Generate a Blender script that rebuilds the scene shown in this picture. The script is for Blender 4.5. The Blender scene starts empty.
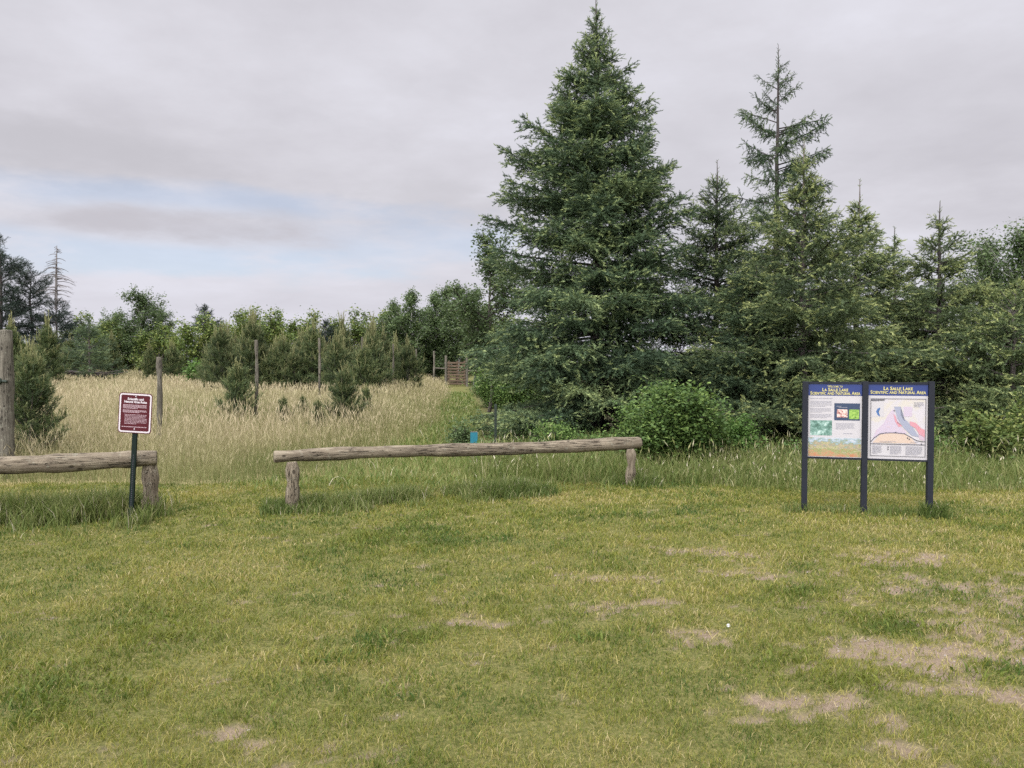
import bpy, math, random
import numpy as np
from mathutils import Vector, Matrix

rng = np.random.default_rng(11)
random.seed(5)
S = bpy.context.scene
C = S.collection

# ------------------------------------------------------------------ camera
F, CX, CY, HOR, CZ = 770.0, 512.0, 384.0, 362.0, 1.6
PITCH = math.atan((CY - HOR) / F)            # looking slightly down
cd = bpy.data.cameras.new('camera')
cd.sensor_width = 36; cd.lens = 36 * F / 1024
cd.clip_start = 0.05; cd.clip_end = 8000
cam = bpy.data.objects.new('camera', cd); C.objects.link(cam)
cam.location = (0, 0, CZ)
cam.rotation_euler = (math.pi / 2 - PITCH, 0, 0)
S.camera = cam


def P(px, py, d):
    """point in the world on the sight line through a photo position at ground distance d"""
    u, v = (px - CX) / F, (CY - py) / F
    c, s = math.cos(PITCH), math.sin(PITCH)
    x, y, z = u, c + v * s, -s + v * c
    k = d / y
    return Vector((x * k, d, CZ + z * k))


def G(px, py):
    """level-ground position under a photo position"""
    u, v = (px - CX) / F, (CY - py) / F
    c, s = math.cos(PITCH), math.sin(PITCH)
    k = CZ / (s - v * c)
    return np.array((u * k, (c + v * s) * k))


# ------------------------------------------------------------------ numeric helpers
def sm(x, a, b):
    t = np.clip((x - a) / (b - a), 0, 1)
    return t * t * (3 - 2 * t)


_tab = np.random.default_rng(77).random((256, 256))


def vnoise(x, y):
    xi = np.floor(x).astype(int); yi = np.floor(y).astype(int)
    fx = x - xi; fy = y - yi
    fx = fx * fx * (3 - 2 * fx); fy = fy * fy * (3 - 2 * fy)
    a = _tab[xi & 255, yi & 255]; b = _tab[(xi + 1) & 255, yi & 255]
    c = _tab[xi & 255, (yi + 1) & 255]; d = _tab[(xi + 1) & 255, (yi + 1) & 255]
    return (a * (1 - fx) + b * fx) * (1 - fy) + (c * (1 - fx) + d * fx) * fy


def fbm(x, y, o=4):
    s = 0; a = 0.5; n = 0
    for i in range(o):
        s = s + a * vnoise(x * 2 ** i + 17.3 * i, y * 2 ** i + 9.1 * i); n += a; a *= 0.5
    return s / n


def ground_z(x, y):
    x = np.asarray(x, float); y = np.asarray(y, float)
    left = sm(-x, -0.5, 3.0)
    z = 0.22 * left * sm(y, 11, 17)
    z = z + 0.25 * sm(-x, 14, 26) * sm(y, 26, 44) * (1 - sm(y, 60, 120))
    z = z + 0.10 * sm(x, -1, 4) * sm(y, 11, 16)
    z = z + 0.05 * (fbm(x * 0.5 + 40, y * 0.5 + 40, 3) - 0.5) * sm(np.abs(y), 1, 4)
    return z


def gz(x, y):
    return float(ground_z(np.array([x]), np.array([y]))[0])


# bare soil and lush patches (photo position, half sizes in metres)
BARE = [(605, 575, .5, .16), (642, 602, .4, .2), (705, 550, .6, .22), (895, 556, .55, .25), (945, 588, 1.1, .35), (985, 604, .9, .3),
        (905, 655, .6, .3), (985, 652, .7, .35), (835, 705, .5, .16), (800, 700, .35, .14), (30, 614, .22, .07), (470, 622, .36, .10),
        (165, 735, .14, .06), (215, 733, .12, .06), (270, 750, .14, .07), (697, 638, .25, .12), (1015, 692, .25, .12), (203, 680, .1, .06),
        (870, 720, .2, .1), (745, 572, .25, .1), (862, 638, .45, .16), (890, 745, .2, .08),
        (820, 640, .3, .12), (930, 690, .25, .1), (1060, 640, 1.2, .6), (-40, 640, .3, .2)]
LUSH = [(800, 593, .28, .14), (910, 628, .45, .16), (838, 614, .3, .08), (600, 637, .3, .12), (655, 634, .15, .08), (1000, 672, .4, .14),
        (370, 640, .2, .12), (150, 640, .4, .3), (60, 690, .5, .3), (420, 540, .7, .4), (320, 660, .2, .12), (790, 655, .2, .1), (870, 690, .25, .1)]


def patchsum(x, y, L):
    s = np.zeros_like(x)
    wx = x + 0.35 * (fbm(x * 2.2 + 3, y * 2.2, 3) - .5); wy = y + 0.25 * (fbm(x * 2.2 + 50, y * 2.2 + 9, 3) - .5)
    for px, py, a, b in L:
        g = G(px, py)
        s = np.maximum(s, np.exp(-(((wx - g[0]) / a) ** 2 + ((wy - g[1]) / b) ** 2)))
    return s


def bare_mask(x, y):
    p = patchsum(x, y, BARE)
    n = fbm(x * 4 + 7, y * 7 + 3, 3); n2 = fbm(x * 13 + 1, y * 21 + 5, 3)
    small = sm(fbm(x * 1.7 + 90, y * 2.3 + 31, 4), .62, .76) * .35
    worn = sm(x, 0.2, 2.2) * (1 - sm(y, 6.2, 8)) * .10
    return np.clip(sm(p * .95 + small * .5 + worn + (n - .5) * 1.5 + (n2 - .5) * 2.1, .56, 1.05), 0, 1) * (1 - sm(y, 9.0, 10.0))


def lush_mask(x, y):
    return np.clip(patchsum(x, y, LUSH) + 0.5 * sm(fbm(x * 1.3 + 10, y * 1.5 + 60, 3), .56, .7), 0, 1)


def path_x(y):                                   # middle of the mown trail running into the meadow
    return np.interp(y, [8, 11, 15, 22, 36, 46], [-1.4, -1.3, -1.25, -1.5, -2.6, -3.4])


def path_mask(x, y):
    w = np.interp(y, [8, 10, 12, 16, 40], [2.6, 2.1, 1.1, .6, .5])
    return 1 - sm(np.abs(x + .5 * (fbm(x * 1.2 + 3, y * .8, 3) - .5) - path_x(y)), w * .5, w * 1.4)


def meadow_mask(x, y):
    yb = 9.75 + 0.35 * (vnoise(x * 1.3, x * 0 + 4.2) - .5)
    m = sm(y, yb, yb + .5)
    return m * (1 - path_mask(x, y)) * (1 - sm(x, path_x(y) - .1, path_x(y) + .3))


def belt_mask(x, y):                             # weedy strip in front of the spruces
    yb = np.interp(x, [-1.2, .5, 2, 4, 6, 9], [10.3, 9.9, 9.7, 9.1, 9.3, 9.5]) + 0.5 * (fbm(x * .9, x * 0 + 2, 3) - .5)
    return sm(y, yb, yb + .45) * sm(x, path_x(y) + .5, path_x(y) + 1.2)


# ------------------------------------------------------------------ mesh building
def mesh_np(name, verts, faces, mat, parent=None, tint=None, smooth=False, extra=None):
    """one mesh object from arrays; faces is (n,3) or (n,4) or a list of such"""
    fl = faces if isinstance(faces, list) else [faces]
    fl = [np.asarray(f, np.int32) for f in fl if len(f)]
    me = bpy.data.meshes.new(name)
    v = np.asarray(verts, np.float32)
    me.vertices.add(len(v)); me.vertices.foreach_set('co', v.ravel())
    idx = np.concatenate([f.ravel() for f in fl])
    starts = []; o = 0
    for f in fl:
        starts.append(o + np.arange(len(f)) * f.shape[1]); o += f.size
    starts = np.concatenate(starts).astype(np.int32)
    me.loops.add(len(idx)); me.loops.foreach_set('vertex_index', idx)
    me.polygons.add(len(starts)); me.polygons.foreach_set('loop_start', starts)
    me.polygons.foreach_set('use_smooth', np.full(len(starts), smooth))
    if tint is not None:
        a = me.attributes.new('tint', 'FLOAT', 'POINT'); a.data.foreach_set('value', np.asarray(tint, np.float32))
    for k, arr in (extra or {}).items():
        a = me.attributes.new(k, 'FLOAT', 'POINT'); a.data.foreach_set('value', np.asarray(arr, np.float32))
    me.update(calc_edges=True)
    if mat: me.materials.append(mat)
    ob = bpy.data.objects.new(name, me); C.objects.link(ob)
    if parent: ob.parent = parent
    return ob


class MB:
    """collects tubes and boxes, builds one mesh"""
    def __init__(s): s.v = []; s.t = []; s.q = []; s.n = 0

    def add(s, v, tris=(), quads=()):
        v = np.asarray(v, float); s.v.append(v)
        if len(tris): s.t.append(np.asarray(tris, int) + s.n)
        if len(quads): s.q.append(np.asarray(quads, int) + s.n)
        s.n += len(v)

    def tube(s, pts, radii, sides=6, caps=True):
        pts = np.asarray(pts, float); n = len(pts)
        t = np.gradient(pts, axis=0); t /= np.linalg.norm(t, axis=1)[:, None] + 1e-9
        ref = np.array([0, 0, 1.]) if abs(t[0][2]) < .9 else np.array([1., 0, 0])
        a = np.cross(t, ref); a /= np.linalg.norm(a, axis=1)[:, None] + 1e-9
        b = np.cross(t, a)
        th = np.arange(sides) * 2 * math.pi / sides
        r = np.asarray(radii, float)
        if r.ndim == 1: r = r[:, None] * np.ones(sides)
        v = pts[:, None] + r[:, :, None] * (np.cos(th)[None, :, None] * a[:, None] + np.sin(th)[None, :, None] * b[:, None])
        v = v.reshape(-1, 3)
        i = np.arange(n - 1)[:, None] * sides; j = np.arange(sides)[None]; k = (j + 1) % sides
        q = np.stack([i + j, i + k, i + sides + k, i + sides + j], -1).reshape(-1, 4)
        tr = []
        if caps:
            v = np.vstack([v, pts[:1], pts[-1:]]); A, B = n * sides, n * sides + 1
            for jj in range(sides):
                kk = (jj + 1) % sides
                tr += [(A, kk, jj), (B, (n - 1) * sides + jj, (n - 1) * sides + kk)]
        s.add(v, tr, q)

    def box(s, lo, hi):
        x0, y0, z0 = lo; x1, y1, z1 = hi
        v = [(x0, y0, z0), (x1, y0, z0), (x1, y1, z0), (x0, y1, z0), (x0, y0, z1), (x1, y0, z1), (x1, y1, z1), (x0, y1, z1)]
        s.add(v, (), [(0, 3, 2, 1), (4, 5, 6, 7), (0, 1, 5, 4), (1, 2, 6, 5), (2, 3, 7, 6), (3, 0, 4, 7)])

    def poly(s, pts):                            # convex or fan-safe flat polygon
        n = len(pts); c = np.mean(np.asarray(pts, float), axis=0)
        s.add(list(pts) + [c], [(i, (i + 1) % n, n) for i in range(n)])

    def build(s, name, mat, parent=None, smooth=False):
        f = []
        if s.t: f.append(np.vstack(s.t))
        if s.q: f.append(np.vstack(s.q))
        return mesh_np(name, np.vstack(s.v), f, mat, parent, smooth=smooth)


def tag(o, label=None, cat=None, group=None, kind=None):
    if label: o['label'] = label
    if cat: o['category'] = cat
    if group: o['group'] = group
    if kind: o['kind'] = kind
    return o


def empty(name, loc=(0, 0, 0), rz=0.0, label=None, cat=None, group=None):
    o = bpy.data.objects.new(name, None); C.objects.link(o)
    o.location = loc; o.rotation_euler = (0, 0, rz); o.empty_display_size = .2
    return tag(o, label, cat, group)


def copy_tree(o, loc, rz=0., sc=1., label=None, group=None):
    r = o.copy(); C.objects.link(r); r.location = loc; r.rotation_euler = (0, 0, rz)
    r.scale = (sc, sc, sc) if not hasattr(sc, '__len__') else sc
    if label: r['label'] = label
    if group: r['group'] = group
    for ch in list(o.children):
        c = ch.copy(); C.objects.link(c); c.parent = r
    return r


# ------------------------------------------------------------------ materials
def mat_new(name):
    m = bpy.data.materials.new(name); m.use_nodes = True
    nt = m.node_tree; nt.nodes.clear()
    out = nt.nodes.new('ShaderNodeOutputMaterial')
    return m, nt, out


def node(nt, t, **kw):
    n = nt.nodes.new(t)
    for k, v in kw.items():
        if k in n.inputs.keys(): n.inputs[k].default_value = v
        else: setattr(n, k, v)
    return n


def ramp(nt, fac, stops):
    r = nt.nodes.new('ShaderNodeValToRGB')
    e = r.color_ramp.elements
    while len(e) < len(stops): e.new(0.5)
    for i, (p, c) in enumerate(stops):
        e[i].position = p; e[i].color = (*c, 1)
    nt.links.new(fac, r.inputs['Fac'])
    return r.outputs['Color']


def noise(nt, vec, scale, detail=4, rough=.55):
    n = node(nt, 'ShaderNodeTexNoise', Scale=scale, Detail=detail, Roughness=rough)
    nt.links.new(vec, n.inputs['Vector'])
    return n.outputs['Fac']


def math_n(nt, op, a, b=None, clamp=False):
    n = nt.nodes.new('ShaderNodeMath'); n.operation = op; n.use_clamp = clamp
    for i, x in enumerate((a, b)):
        if x is None: continue
        if hasattr(x, 'node'): nt.links.new(x, n.inputs[i])
        else: n.inputs[i].default_value = x
    return n.outputs[0]


def mixc(nt, fac, a, b, mode='MIX'):
    n = nt.nodes.new('ShaderNodeMix'); n.data_type = 'RGBA'; n.blend_type = mode
    for i, x in ((0, fac), (6, a), (7, b)):
        if hasattr(x, 'node'): nt.links.new(x, n.inputs[i])
        elif i == 0: n.inputs[0].default_value = x
        else: n.inputs[i].default_value = (*x, 1)
    return n.outputs[2]


def leaf_mat(name, stops, transl=.3, var=.25, rough=.6, pscale=.5, patch=.0, patch_col=(.2, .2, .05)):
    """plant tissue: colour from the plant's own tint, small variation from plant to plant, light passing through"""
    m, nt, out = mat_new(name)
    at = node(nt, 'ShaderNodeAttribute', attribute_name='tint')
    geo = nt.nodes.new('ShaderNodeNewGeometry')
    col = ramp(nt, at.outputs['Fac'], stops)
    n = noise(nt, geo.outputs['Position'], pscale, 3)
    if patch > 0:
        pm = node(nt, 'ShaderNodeMapRange'); nt.links.new(n, pm.inputs[0])
        pm.inputs[1].default_value = .42; pm.inputs[2].default_value = .66; pm.inputs[4].default_value = patch
        col = mixc(nt, pm.outputs[0], col, patch_col)
    oi = nt.nodes.new('ShaderNodeObjectInfo')
    n2 = noise(nt, geo.outputs['Position'], 6., 2)
    k = math_n(nt, 'ADD', math_n(nt, 'MULTIPLY', oi.outputs['Random'], var), math_n(nt, 'MULTIPLY', n2, var * 1.2))
    k = math_n(nt, 'ADD', k, 1 - var * 1.1)
    cb = nt.nodes.new('ShaderNodeVectorMath'); cb.operation = 'SCALE'
    nt.links.new(col, cb.inputs[0]); nt.links.new(k, cb.inputs['Scale'])
    b = node(nt, 'ShaderNodeBsdfPrincipled', Roughness=rough)
    b.inputs['Specular IOR Level'].default_value = .25
    nt.links.new(cb.outputs[0], b.inputs['Base Color'])
    t = nt.nodes.new('ShaderNodeBsdfTranslucent')
    nt.links.new(cb.outputs[0], t.inputs['Color'])
    mx = nt.nodes.new('ShaderNodeMixShader'); mx.inputs[0].default_value = transl
    nt.links.new(b.outputs[0], mx.inputs[1]); nt.links.new(t.outputs[0], mx.inputs[2])
    nt.links.new(mx.outputs[0], out.inputs['Surface'])
    return m


def wood_mat(name, c0, c1, c2, stretch=(1, 1, 12), scale=6., bump=.4, rough_wood=False):
    m, nt, out = mat_new(name)
    tc = nt.nodes.new('ShaderNodeTexCoord')
    oi = nt.nodes.new('ShaderNodeObjectInfo')
    sh = nt.nodes.new('ShaderNodeVectorMath'); sh.operation = 'ADD'
    nt.links.new(tc.outputs['Object'], sh.inputs[0])
    cmb = nt.nodes.new('ShaderNodeCombineXYZ'); nt.links.new(math_n(nt, 'MULTIPLY', oi.outputs['Random'], 37.), cmb.inputs[2]); nt.links.new(cmb.outputs[0], sh.inputs[1])
    vec = sh.outputs[0]

    def stretched(st):
        mp = nt.nodes.new('ShaderNodeMapping'); mp.inputs['Scale'].default_value = [1. / q if q > 1 else 1 for q in st]
        nt.links.new(vec, mp.inputs['Vector']); return mp.outputs[0]
    sv = stretched(stretch)
    g = noise(nt, sv, scale * 9, 6, .7)
    w = noise(nt, vec, scale * .9, 5, .65)
    col = ramp(nt, g, [(.30, c0), (.48, c1), (.70, c2)])
    wm = node(nt, 'ShaderNodeMapRange'); nt.links.new(w, wm.inputs[0]); wm.inputs[1].default_value = .42; wm.inputs[2].default_value = .62
    col = mixc(nt, math_n(nt, 'MULTIPLY', wm.outputs[0], .65), col, tuple(x * 1.6 for x in c0))
    h = g
    if rough_wood:
        # drying cracks: thin dark lines along the grain; knots: dark spots; a little grey green lichen
        cn = noise(nt, stretched((1, 1, 22)), scale * 14, 2, .5)
        ck = node(nt, 'ShaderNodeMapRange'); nt.links.new(math_n(nt, 'ABSOLUTE', math_n(nt, 'SUBTRACT', cn, .5)), ck.inputs[0])
        ck.inputs[1].default_value = .022; ck.inputs[2].default_value = .006
        gate = node(nt, 'ShaderNodeMapRange'); nt.links.new(noise(nt, stretched((1, 1, 5)), scale * 1.7, 2), gate.inputs[0]); gate.inputs[1].default_value = .46; gate.inputs[2].default_value = .54
        ckf = math_n(nt, 'MULTIPLY', ck.outputs[0], gate.outputs[0])
        col = mixc(nt, math_n(nt, 'MULTIPLY', ckf, .85), col, tuple(x * .22 for x in c0))
        vo = node(nt, 'ShaderNodeTexVoronoi', Scale=scale * 2.2); nt.links.new(stretched((1, 1, 1.6)), vo.inputs['Vector'])
        kn = node(nt, 'ShaderNodeMapRange'); nt.links.new(vo.outputs['Distance'], kn.inputs[0]); kn.inputs[1].default_value = .17; kn.inputs[2].default_value = .10
        col = mixc(nt, math_n(nt, 'MULTIPLY', kn.outputs[0], .8), col, tuple(x * .5 for x in c0))
        li = node(nt, 'ShaderNodeMapRange'); nt.links.new(noise(nt, vec, scale * 5, 6, .7), li.inputs[0]); li.inputs[1].default_value = .58; li.inputs[2].default_value = .66
        col = mixc(nt, math_n(nt, 'MULTIPLY', li.outputs[0], .5), col, (.25, .25, .19))
        h = math_n(nt, 'SUBTRACT', g, math_n(nt, 'ADD', ckf, math_n(nt, 'MULTIPLY', kn.outputs[0], .5)))
    b = node(nt, 'ShaderNodeBsdfPrincipled', Roughness=.9)
    b.inputs['Specular IOR Level'].default_value = .12
    nt.links.new(col, b.inputs['Base Color'])
    bp = node(nt, 'ShaderNodeBump', Strength=bump, Distance=.02)
    nt.links.new(h, bp.inputs['Height']); nt.links.new(bp.outputs[0], b.inputs['Normal'])
    nt.links.new(b.outputs[0], out.inputs['Surface'])
    return m


def plain_mat(name, col, rough=.5, spec=.4, var=.12, scale=20., metal=0):
    m, nt, out = mat_new(name)
    tc = nt.nodes.new('ShaderNodeTexCoord')
    n = noise(nt, tc.outputs['Object'], scale, 4)
    c = mixc(nt, n, tuple(x * (1 - var) for x in col), tuple(min(1, x * (1 + var)) for x in col))
    b = node(nt, 'ShaderNodeBsdfPrincipled', Roughness=rough, Metallic=metal)
    b.inputs['Specular IOR Level'].default_value = spec
    nt.links.new(c, b.inputs['Base Color']); nt.links.new(b.outputs[0], out.inputs['Surface'])
    return m


def photo_mat(name, stops, scale, seed=0., stretch=(1, 1, 1), vgrad=None, gamp=.5):
    """a printed picture: mottled colours, optionally layered from bottom to top of its sheet"""
    m, nt, out = mat_new(name)
    tc = nt.nodes.new('ShaderNodeTexCoord')
    mp = nt.nodes.new('ShaderNodeMapping'); mp.inputs['Location'].default_value = (seed, seed * .7, seed * 1.3)
    mp.inputs['Scale'].default_value = stretch
    nt.links.new(tc.outputs['Generated'], mp.inputs['Vector'])
    n = noise(nt, mp.outputs[0], scale, 5, .65)
    if vgrad:
        sx = nt.nodes.new('ShaderNodeSeparateXYZ'); nt.links.new(tc.outputs['Generated'], sx.inputs[0])
        f = math_n(nt, 'ADD', math_n(nt, 'MULTIPLY', sx.outputs['Z'], vgrad), math_n(nt, 'MULTIPLY', math_n(nt, 'SUBTRACT', n, .5), gamp))
        f = math_n(nt, 'ADD', f, math_n(nt, 'MULTIPLY', sx.outputs['X'], .12), True)
    else:
        f = n
    c = ramp(nt, f, stops)
    b = node(nt, 'ShaderNodeBsdfPrincipled', Roughness=.45)
    nt.links.new(c, b.inputs['Base Color']); nt.links.new(b.outputs[0], out.inputs['Surface'])
    return m


M = {}
SPRUCE = [(0, (.030, .053, .028)), (.4, (.071, .110, .051)), (.7, (.15, .198, .084)), (1, (.25, .30, .12))]
M['needle_spruce'] = leaf_mat('needle_spruce', SPRUCE, .18, .3)
M['needle_light'] = leaf_mat('needle_light', [(0, (.040, .064, .030)), (.4, (.100, .138, .056)), (.7, (.20, .245, .092)), (1, (.32, .355, .135))], .2, .3)
M['needle_dark'] = leaf_mat('needle_dark', [(0, (.020, .032, .025)), (.5, (.032, .048, .036)), (1, (.065, .085, .05))], .15, .25)
M['needle_pine'] = leaf_mat('needle_pine', [(0, (.034, .054, .024)), (.5, (.078, .110, .040)), (.78, (.135, .158, .058)), (1, (.25, .25, .115))], .2, .35)
M['leaf_aspen'] = leaf_mat('leaf_aspen', [(0, (.045, .075, .028)), (.6, (.092, .138, .052)), (1, (.155, .205, .08))], .35, .3)
M['leaf_bright'] = leaf_mat('leaf_bright', [(0, (.055, .11, .025)), (.6, (.10, .19, .04)), (1, (.17, .27, .07))], .35, .25)
M['leaf_bush'] = leaf_mat('leaf_bush', [(0, (.04, .08, .022)), (.55, (.09, .155, .038)), (1, (.21, .30, .075))], .35, .25)
M['leaf_yellow'] = leaf_mat('leaf_yellow', [(0, (.05, .085, .022)), (.6, (.12, .17, .04)), (1, (.26, .28, .08))], .35, .25)
M['lawn'] = leaf_mat('lawn', [(0, (.036, .078, .012)), (.35, (.112, .150, .023)), (.65, (.220, .216, .040)), (.85, (.31, .265, .085)), (1, (.42, .35, .18))], .35, .2,
                     pscale=.8, patch=.3, patch_col=(.25, .235, .036))
M['meadow'] = leaf_mat('meadow', [(0, (.08, .115, .026)), (.4, (.185, .20, .07)), (.7, (.295, .265, .13)), (1, (.44, .37, .23))], .3, .2, pscale=.35, patch=.4, patch_col=(.26, .27, .11))
M['belt'] = leaf_mat('belt', [(0, (.060, .105, .020)), (.5, (.155, .195, .050)), (.8, (.28, .27, .11)), (1, (.55, .50, .36))], .35, .2)
M['bark'] = wood_mat('bark', (.06, .05, .045), (.11, .095, .085), (.17, .15, .135), (1, 1, 3), 5, .8)
M['bark_dark'] = wood_mat('bark_dark', (.035, .03, .028), (.065, .056, .052), (.10, .09, .085), (1, 1, 3), 5, .8)
M['bark_pale'] = wood_mat('bark_pale', (.22, .21, .19), (.34, .33, .30), (.45, .44, .41), (1, 1, 1), 5, .5)
M['dead_wood'] = wood_mat('dead_wood', (.10, .09, .085), (.16, .15, .145), (.22, .21, .20), (1, 1, 6), 6, .5)
M['log'] = wood_mat('log', (.070, .056, .040), (.175, .146, .102), (.33, .285, .205), (1, 1, 14), 4, .8, True)
M['post_wood'] = wood_mat('post_wood', (.05, .044, .034), (.125, .115, .088), (.23, .21, .165), (1, 1, 14), 4, .8, True)
M['gate_wood'] = wood_mat('gate_wood', (.05, .036, .025), (.10, .072, .048), (.15, .115, .08), (20, 1, 1), 3, .5)
M['navy_metal'] = plain_mat('navy_metal', (.013, .015, .021), .6, .2, .25)
M['green_metal'] = plain_mat('green_metal', (.004, .011, .008), .6, .2, .35)
M['dark_metal'] = plain_mat('dark_metal', (.02, .03, .02), .6, .3, .25)
M['maroon'] = plain_mat('maroon', (.068, .010, .014), .55, .15, .2, 9)
M['sign_white'] = plain_mat('sign_white', (.56, .51, .52), .5, .4, .04)
M['paper'] = plain_mat('paper', (.41, .395, .395), .4, .4, .03, 6)
M['header_blue'] = plain_mat('header_blue', (.018, .034, .135), .4, .4, .08, 5)
M['yellow_ink'] = plain_mat('yellow_ink', (.50, .45, .17), .5, .3, .03)
M['grey_ink'] = plain_mat('grey_ink', (.22, .22, .25), .5, .3, .1)
M['dark_ink'] = plain_mat('dark_ink', (.05, .05, .06), .5, .3, .1)
M['pink_ink'] = plain_mat('pink_ink', (.42, .30, .32), .5, .3, .06)
M['inset_navy'] = plain_mat('inset_navy', (.028, .045, .085), .4, .4, .1)
M['teal'] = plain_mat('teal', (.010, .125, .165), .45, .4, .15)
M['map_tan'] = photo_mat('map_tan', [(.35, (0.444, 0.422, 0.429)), (.5, (0.429, 0.407, 0.414)), (.62, (0.444, 0.414, 0.348)), (.75, (0.429, 0.392, 0.422))], 4., 3.)
M['map_mauve'] = photo_mat('map_mauve', [(.35, (0.414, 0.348, 0.392)), (.55, (0.400, 0.348, 0.414)), (.7, (0.422, 0.333, 0.355))], 6., 1.)
M['map_lake'] = plain_mat('map_lake', (.25, .265, .325), .4, .4, .05)
M['map_red'] = photo_mat('map_red', [(.35, (0.459, 0.178, 0.178)), (.5, (0.444, 0.222, 0.266)), (.7, (0.466, 0.200, 0.178))], 9., 5.)
M['map_pink'] = plain_mat('map_pink', (.40, .31, .36), .4, .4, .1)
M['map_orange'] = photo_mat('map_orange', [(.35, (0.444, 0.333, 0.259)), (.5, (0.459, 0.370, 0.296)), (.7, (0.444, 0.318, 0.237))], 8., 2.)
M['map_blue'] = plain_mat('map_blue', (.05, .12, .28), .4, .4, .1)
M['pic_falls'] = photo_mat('pic_falls', [(.3, (.03, .07, .05)), (.45, (.08, .17, .13)), (.56, (.20, .32, .27)), (.66, (.45, .55, .50)), (.8, (.078, .156, .094))], 4., 4., (1, 1, .8))
M['pic_fungus'] = photo_mat('pic_fungus', [(.3, (.08, .03, .03)), (.45, (.35, .16, .14)), (.55, (.70, .58, .50)), (.7, (.30, .20, .16))], 5., 9.)
M['pic_leaf'] = photo_mat('pic_leaf', [(.3, (.05, .11, .02)), (.5, (.18, .33, .05)), (.7, (.33, .46, .10))], 6., 2.)
M['pic_valley'] = photo_mat('pic_valley', [(.0, (.36, .15, .07)), (.2, (.33, .23, .12)), (.36, (.17, .21, .07)), (.46, (.36, .33, .18)), (.56, (.27, .20, .16)), (.64, (.22, .24, .12)),
                                           (.74, (.20, .27, .27)), (.85, (.30, .36, .40)), (1, (.42, .43, .44))], 11., 6., (1, 1, .7), .85, 1.5)
M['puff'] = plain_mat('puff', (.8, .8, .76), .9, .1, .05)


def ground_mat():
    m, nt, out = mat_new('ground_soil')
    geo = nt.nodes.new('ShaderNodeNewGeometry'); pos = geo.outputs['Position']
    bare = node(nt, 'ShaderNodeAttribute', attribute_name='bare').outputs['Fac']
    dry = node(nt, 'ShaderNodeAttribute', attribute_name='dry').outputs['Fac']
    duff = node(nt, 'ShaderNodeAttribute', attribute_name='litter').outputs['Fac']  # dark needle litter lying under the spruces
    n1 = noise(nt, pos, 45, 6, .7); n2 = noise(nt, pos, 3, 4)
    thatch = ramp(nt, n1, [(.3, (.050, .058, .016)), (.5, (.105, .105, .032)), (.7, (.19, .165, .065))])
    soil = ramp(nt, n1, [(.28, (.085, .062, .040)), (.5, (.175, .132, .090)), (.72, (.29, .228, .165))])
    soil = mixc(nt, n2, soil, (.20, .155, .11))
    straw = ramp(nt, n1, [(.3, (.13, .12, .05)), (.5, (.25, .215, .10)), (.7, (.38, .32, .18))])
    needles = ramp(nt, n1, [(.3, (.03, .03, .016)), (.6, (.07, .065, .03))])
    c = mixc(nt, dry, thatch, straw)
    c = mixc(nt, duff, c, needles)
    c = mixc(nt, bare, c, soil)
    b = node(nt, 'ShaderNodeBsdfPrincipled', Roughness=.95)
    b.inputs['Specular IOR Level'].default_value = .1
    nt.links.new(c, b.inputs['Base Color'])
    bp = node(nt, 'ShaderNodeBump', Strength=.7, Distance=.02); nt.links.new(n1, bp.inputs['Height']); nt.links.new(bp.outputs[0], b.inputs['Normal'])
    nt.links.new(b.outputs[0], out.inputs['Surface'])
    return m


# ------------------------------------------------------------------ ground
def axis(lo, hi, step, far_lo, far_hi):
    a = list(np.arange(lo, hi + 1e-6, step)); s = step
    while a[-1] < far_hi: s *= 1.14; a.append(a[-1] + s)
    s = step; b = []
    x = lo
    while x > far_lo: s *= 1.14; x -= s; b.append(x)
    return np.array(b[::-1] + a)


gx = axis(-9, 9, .055, -3500, 3500); gy = axis(2., 12, .05, -300, 4500)
XX, YY = np.meshgrid(gx, gy); xf, yf = XX.ravel(), YY.ravel()
zz = ground_z(xf, yf)
near = (np.abs(xf) < 11) & (yf > 1) & (yf < 12)
bare_v = np.where(near, bare_mask(xf, yf), 0.)
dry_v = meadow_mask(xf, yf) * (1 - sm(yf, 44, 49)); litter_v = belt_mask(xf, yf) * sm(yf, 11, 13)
micro = np.where(near, (fbm(xf * 9, yf * 9, 3) - .5) * .03 - bare_v * .012, 0)
nx, ny = len(gx), len(gy)
ii = (np.arange(ny - 1)[:, None] * nx + np.arange(nx - 1)[None]).ravel()
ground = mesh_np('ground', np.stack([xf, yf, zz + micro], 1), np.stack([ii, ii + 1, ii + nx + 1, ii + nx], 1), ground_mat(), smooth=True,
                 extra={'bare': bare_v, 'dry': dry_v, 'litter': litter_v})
tag(ground, 'mown grassy clearing with pinkish bare soil patches, rising into a dry meadow', 'ground', kind='structure')


# ------------------------------------------------------------------ grass blades
def blades(x, y, h, w, lean, tint, tip=False, zoff=0.):
    n = len(x)
    z = ground_z(x, y) + zoff
    yaw = rng.uniform(0, 2 * math.pi, n)
    dx, dy = np.cos(yaw), np.sin(yaw)
    la = rng.uniform(0, 2 * math.pi, n); lx, ly = np.cos(la) * lean * h, np.sin(la) * lean * h
    V = np.zeros((n, 5, 3))
    for k, (t, ww) in enumerate(((0, 1.), (0, -1.), (.55, .8), (.55, -.8), (1, 0))):
        f = t ** 1.8
        V[:, k, 0] = x + dx * w * .5 * ww + lx * f
        V[:, k, 1] = y + dy * w * .5 * ww + ly * f
        V[:, k, 2] = z + h * t * np.sqrt(np.clip(1 - (lean * t * .75) ** 2, .15, 1))
    base = np.arange(n)[:, None] * 5
    T = np.concatenate([base + np.array([0, 1, 3]), base + np.array([0, 3, 2]), base + np.array([2, 3, 4])])
    return V.reshape(-1, 3), T, np.repeat(tint, 5)


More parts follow.
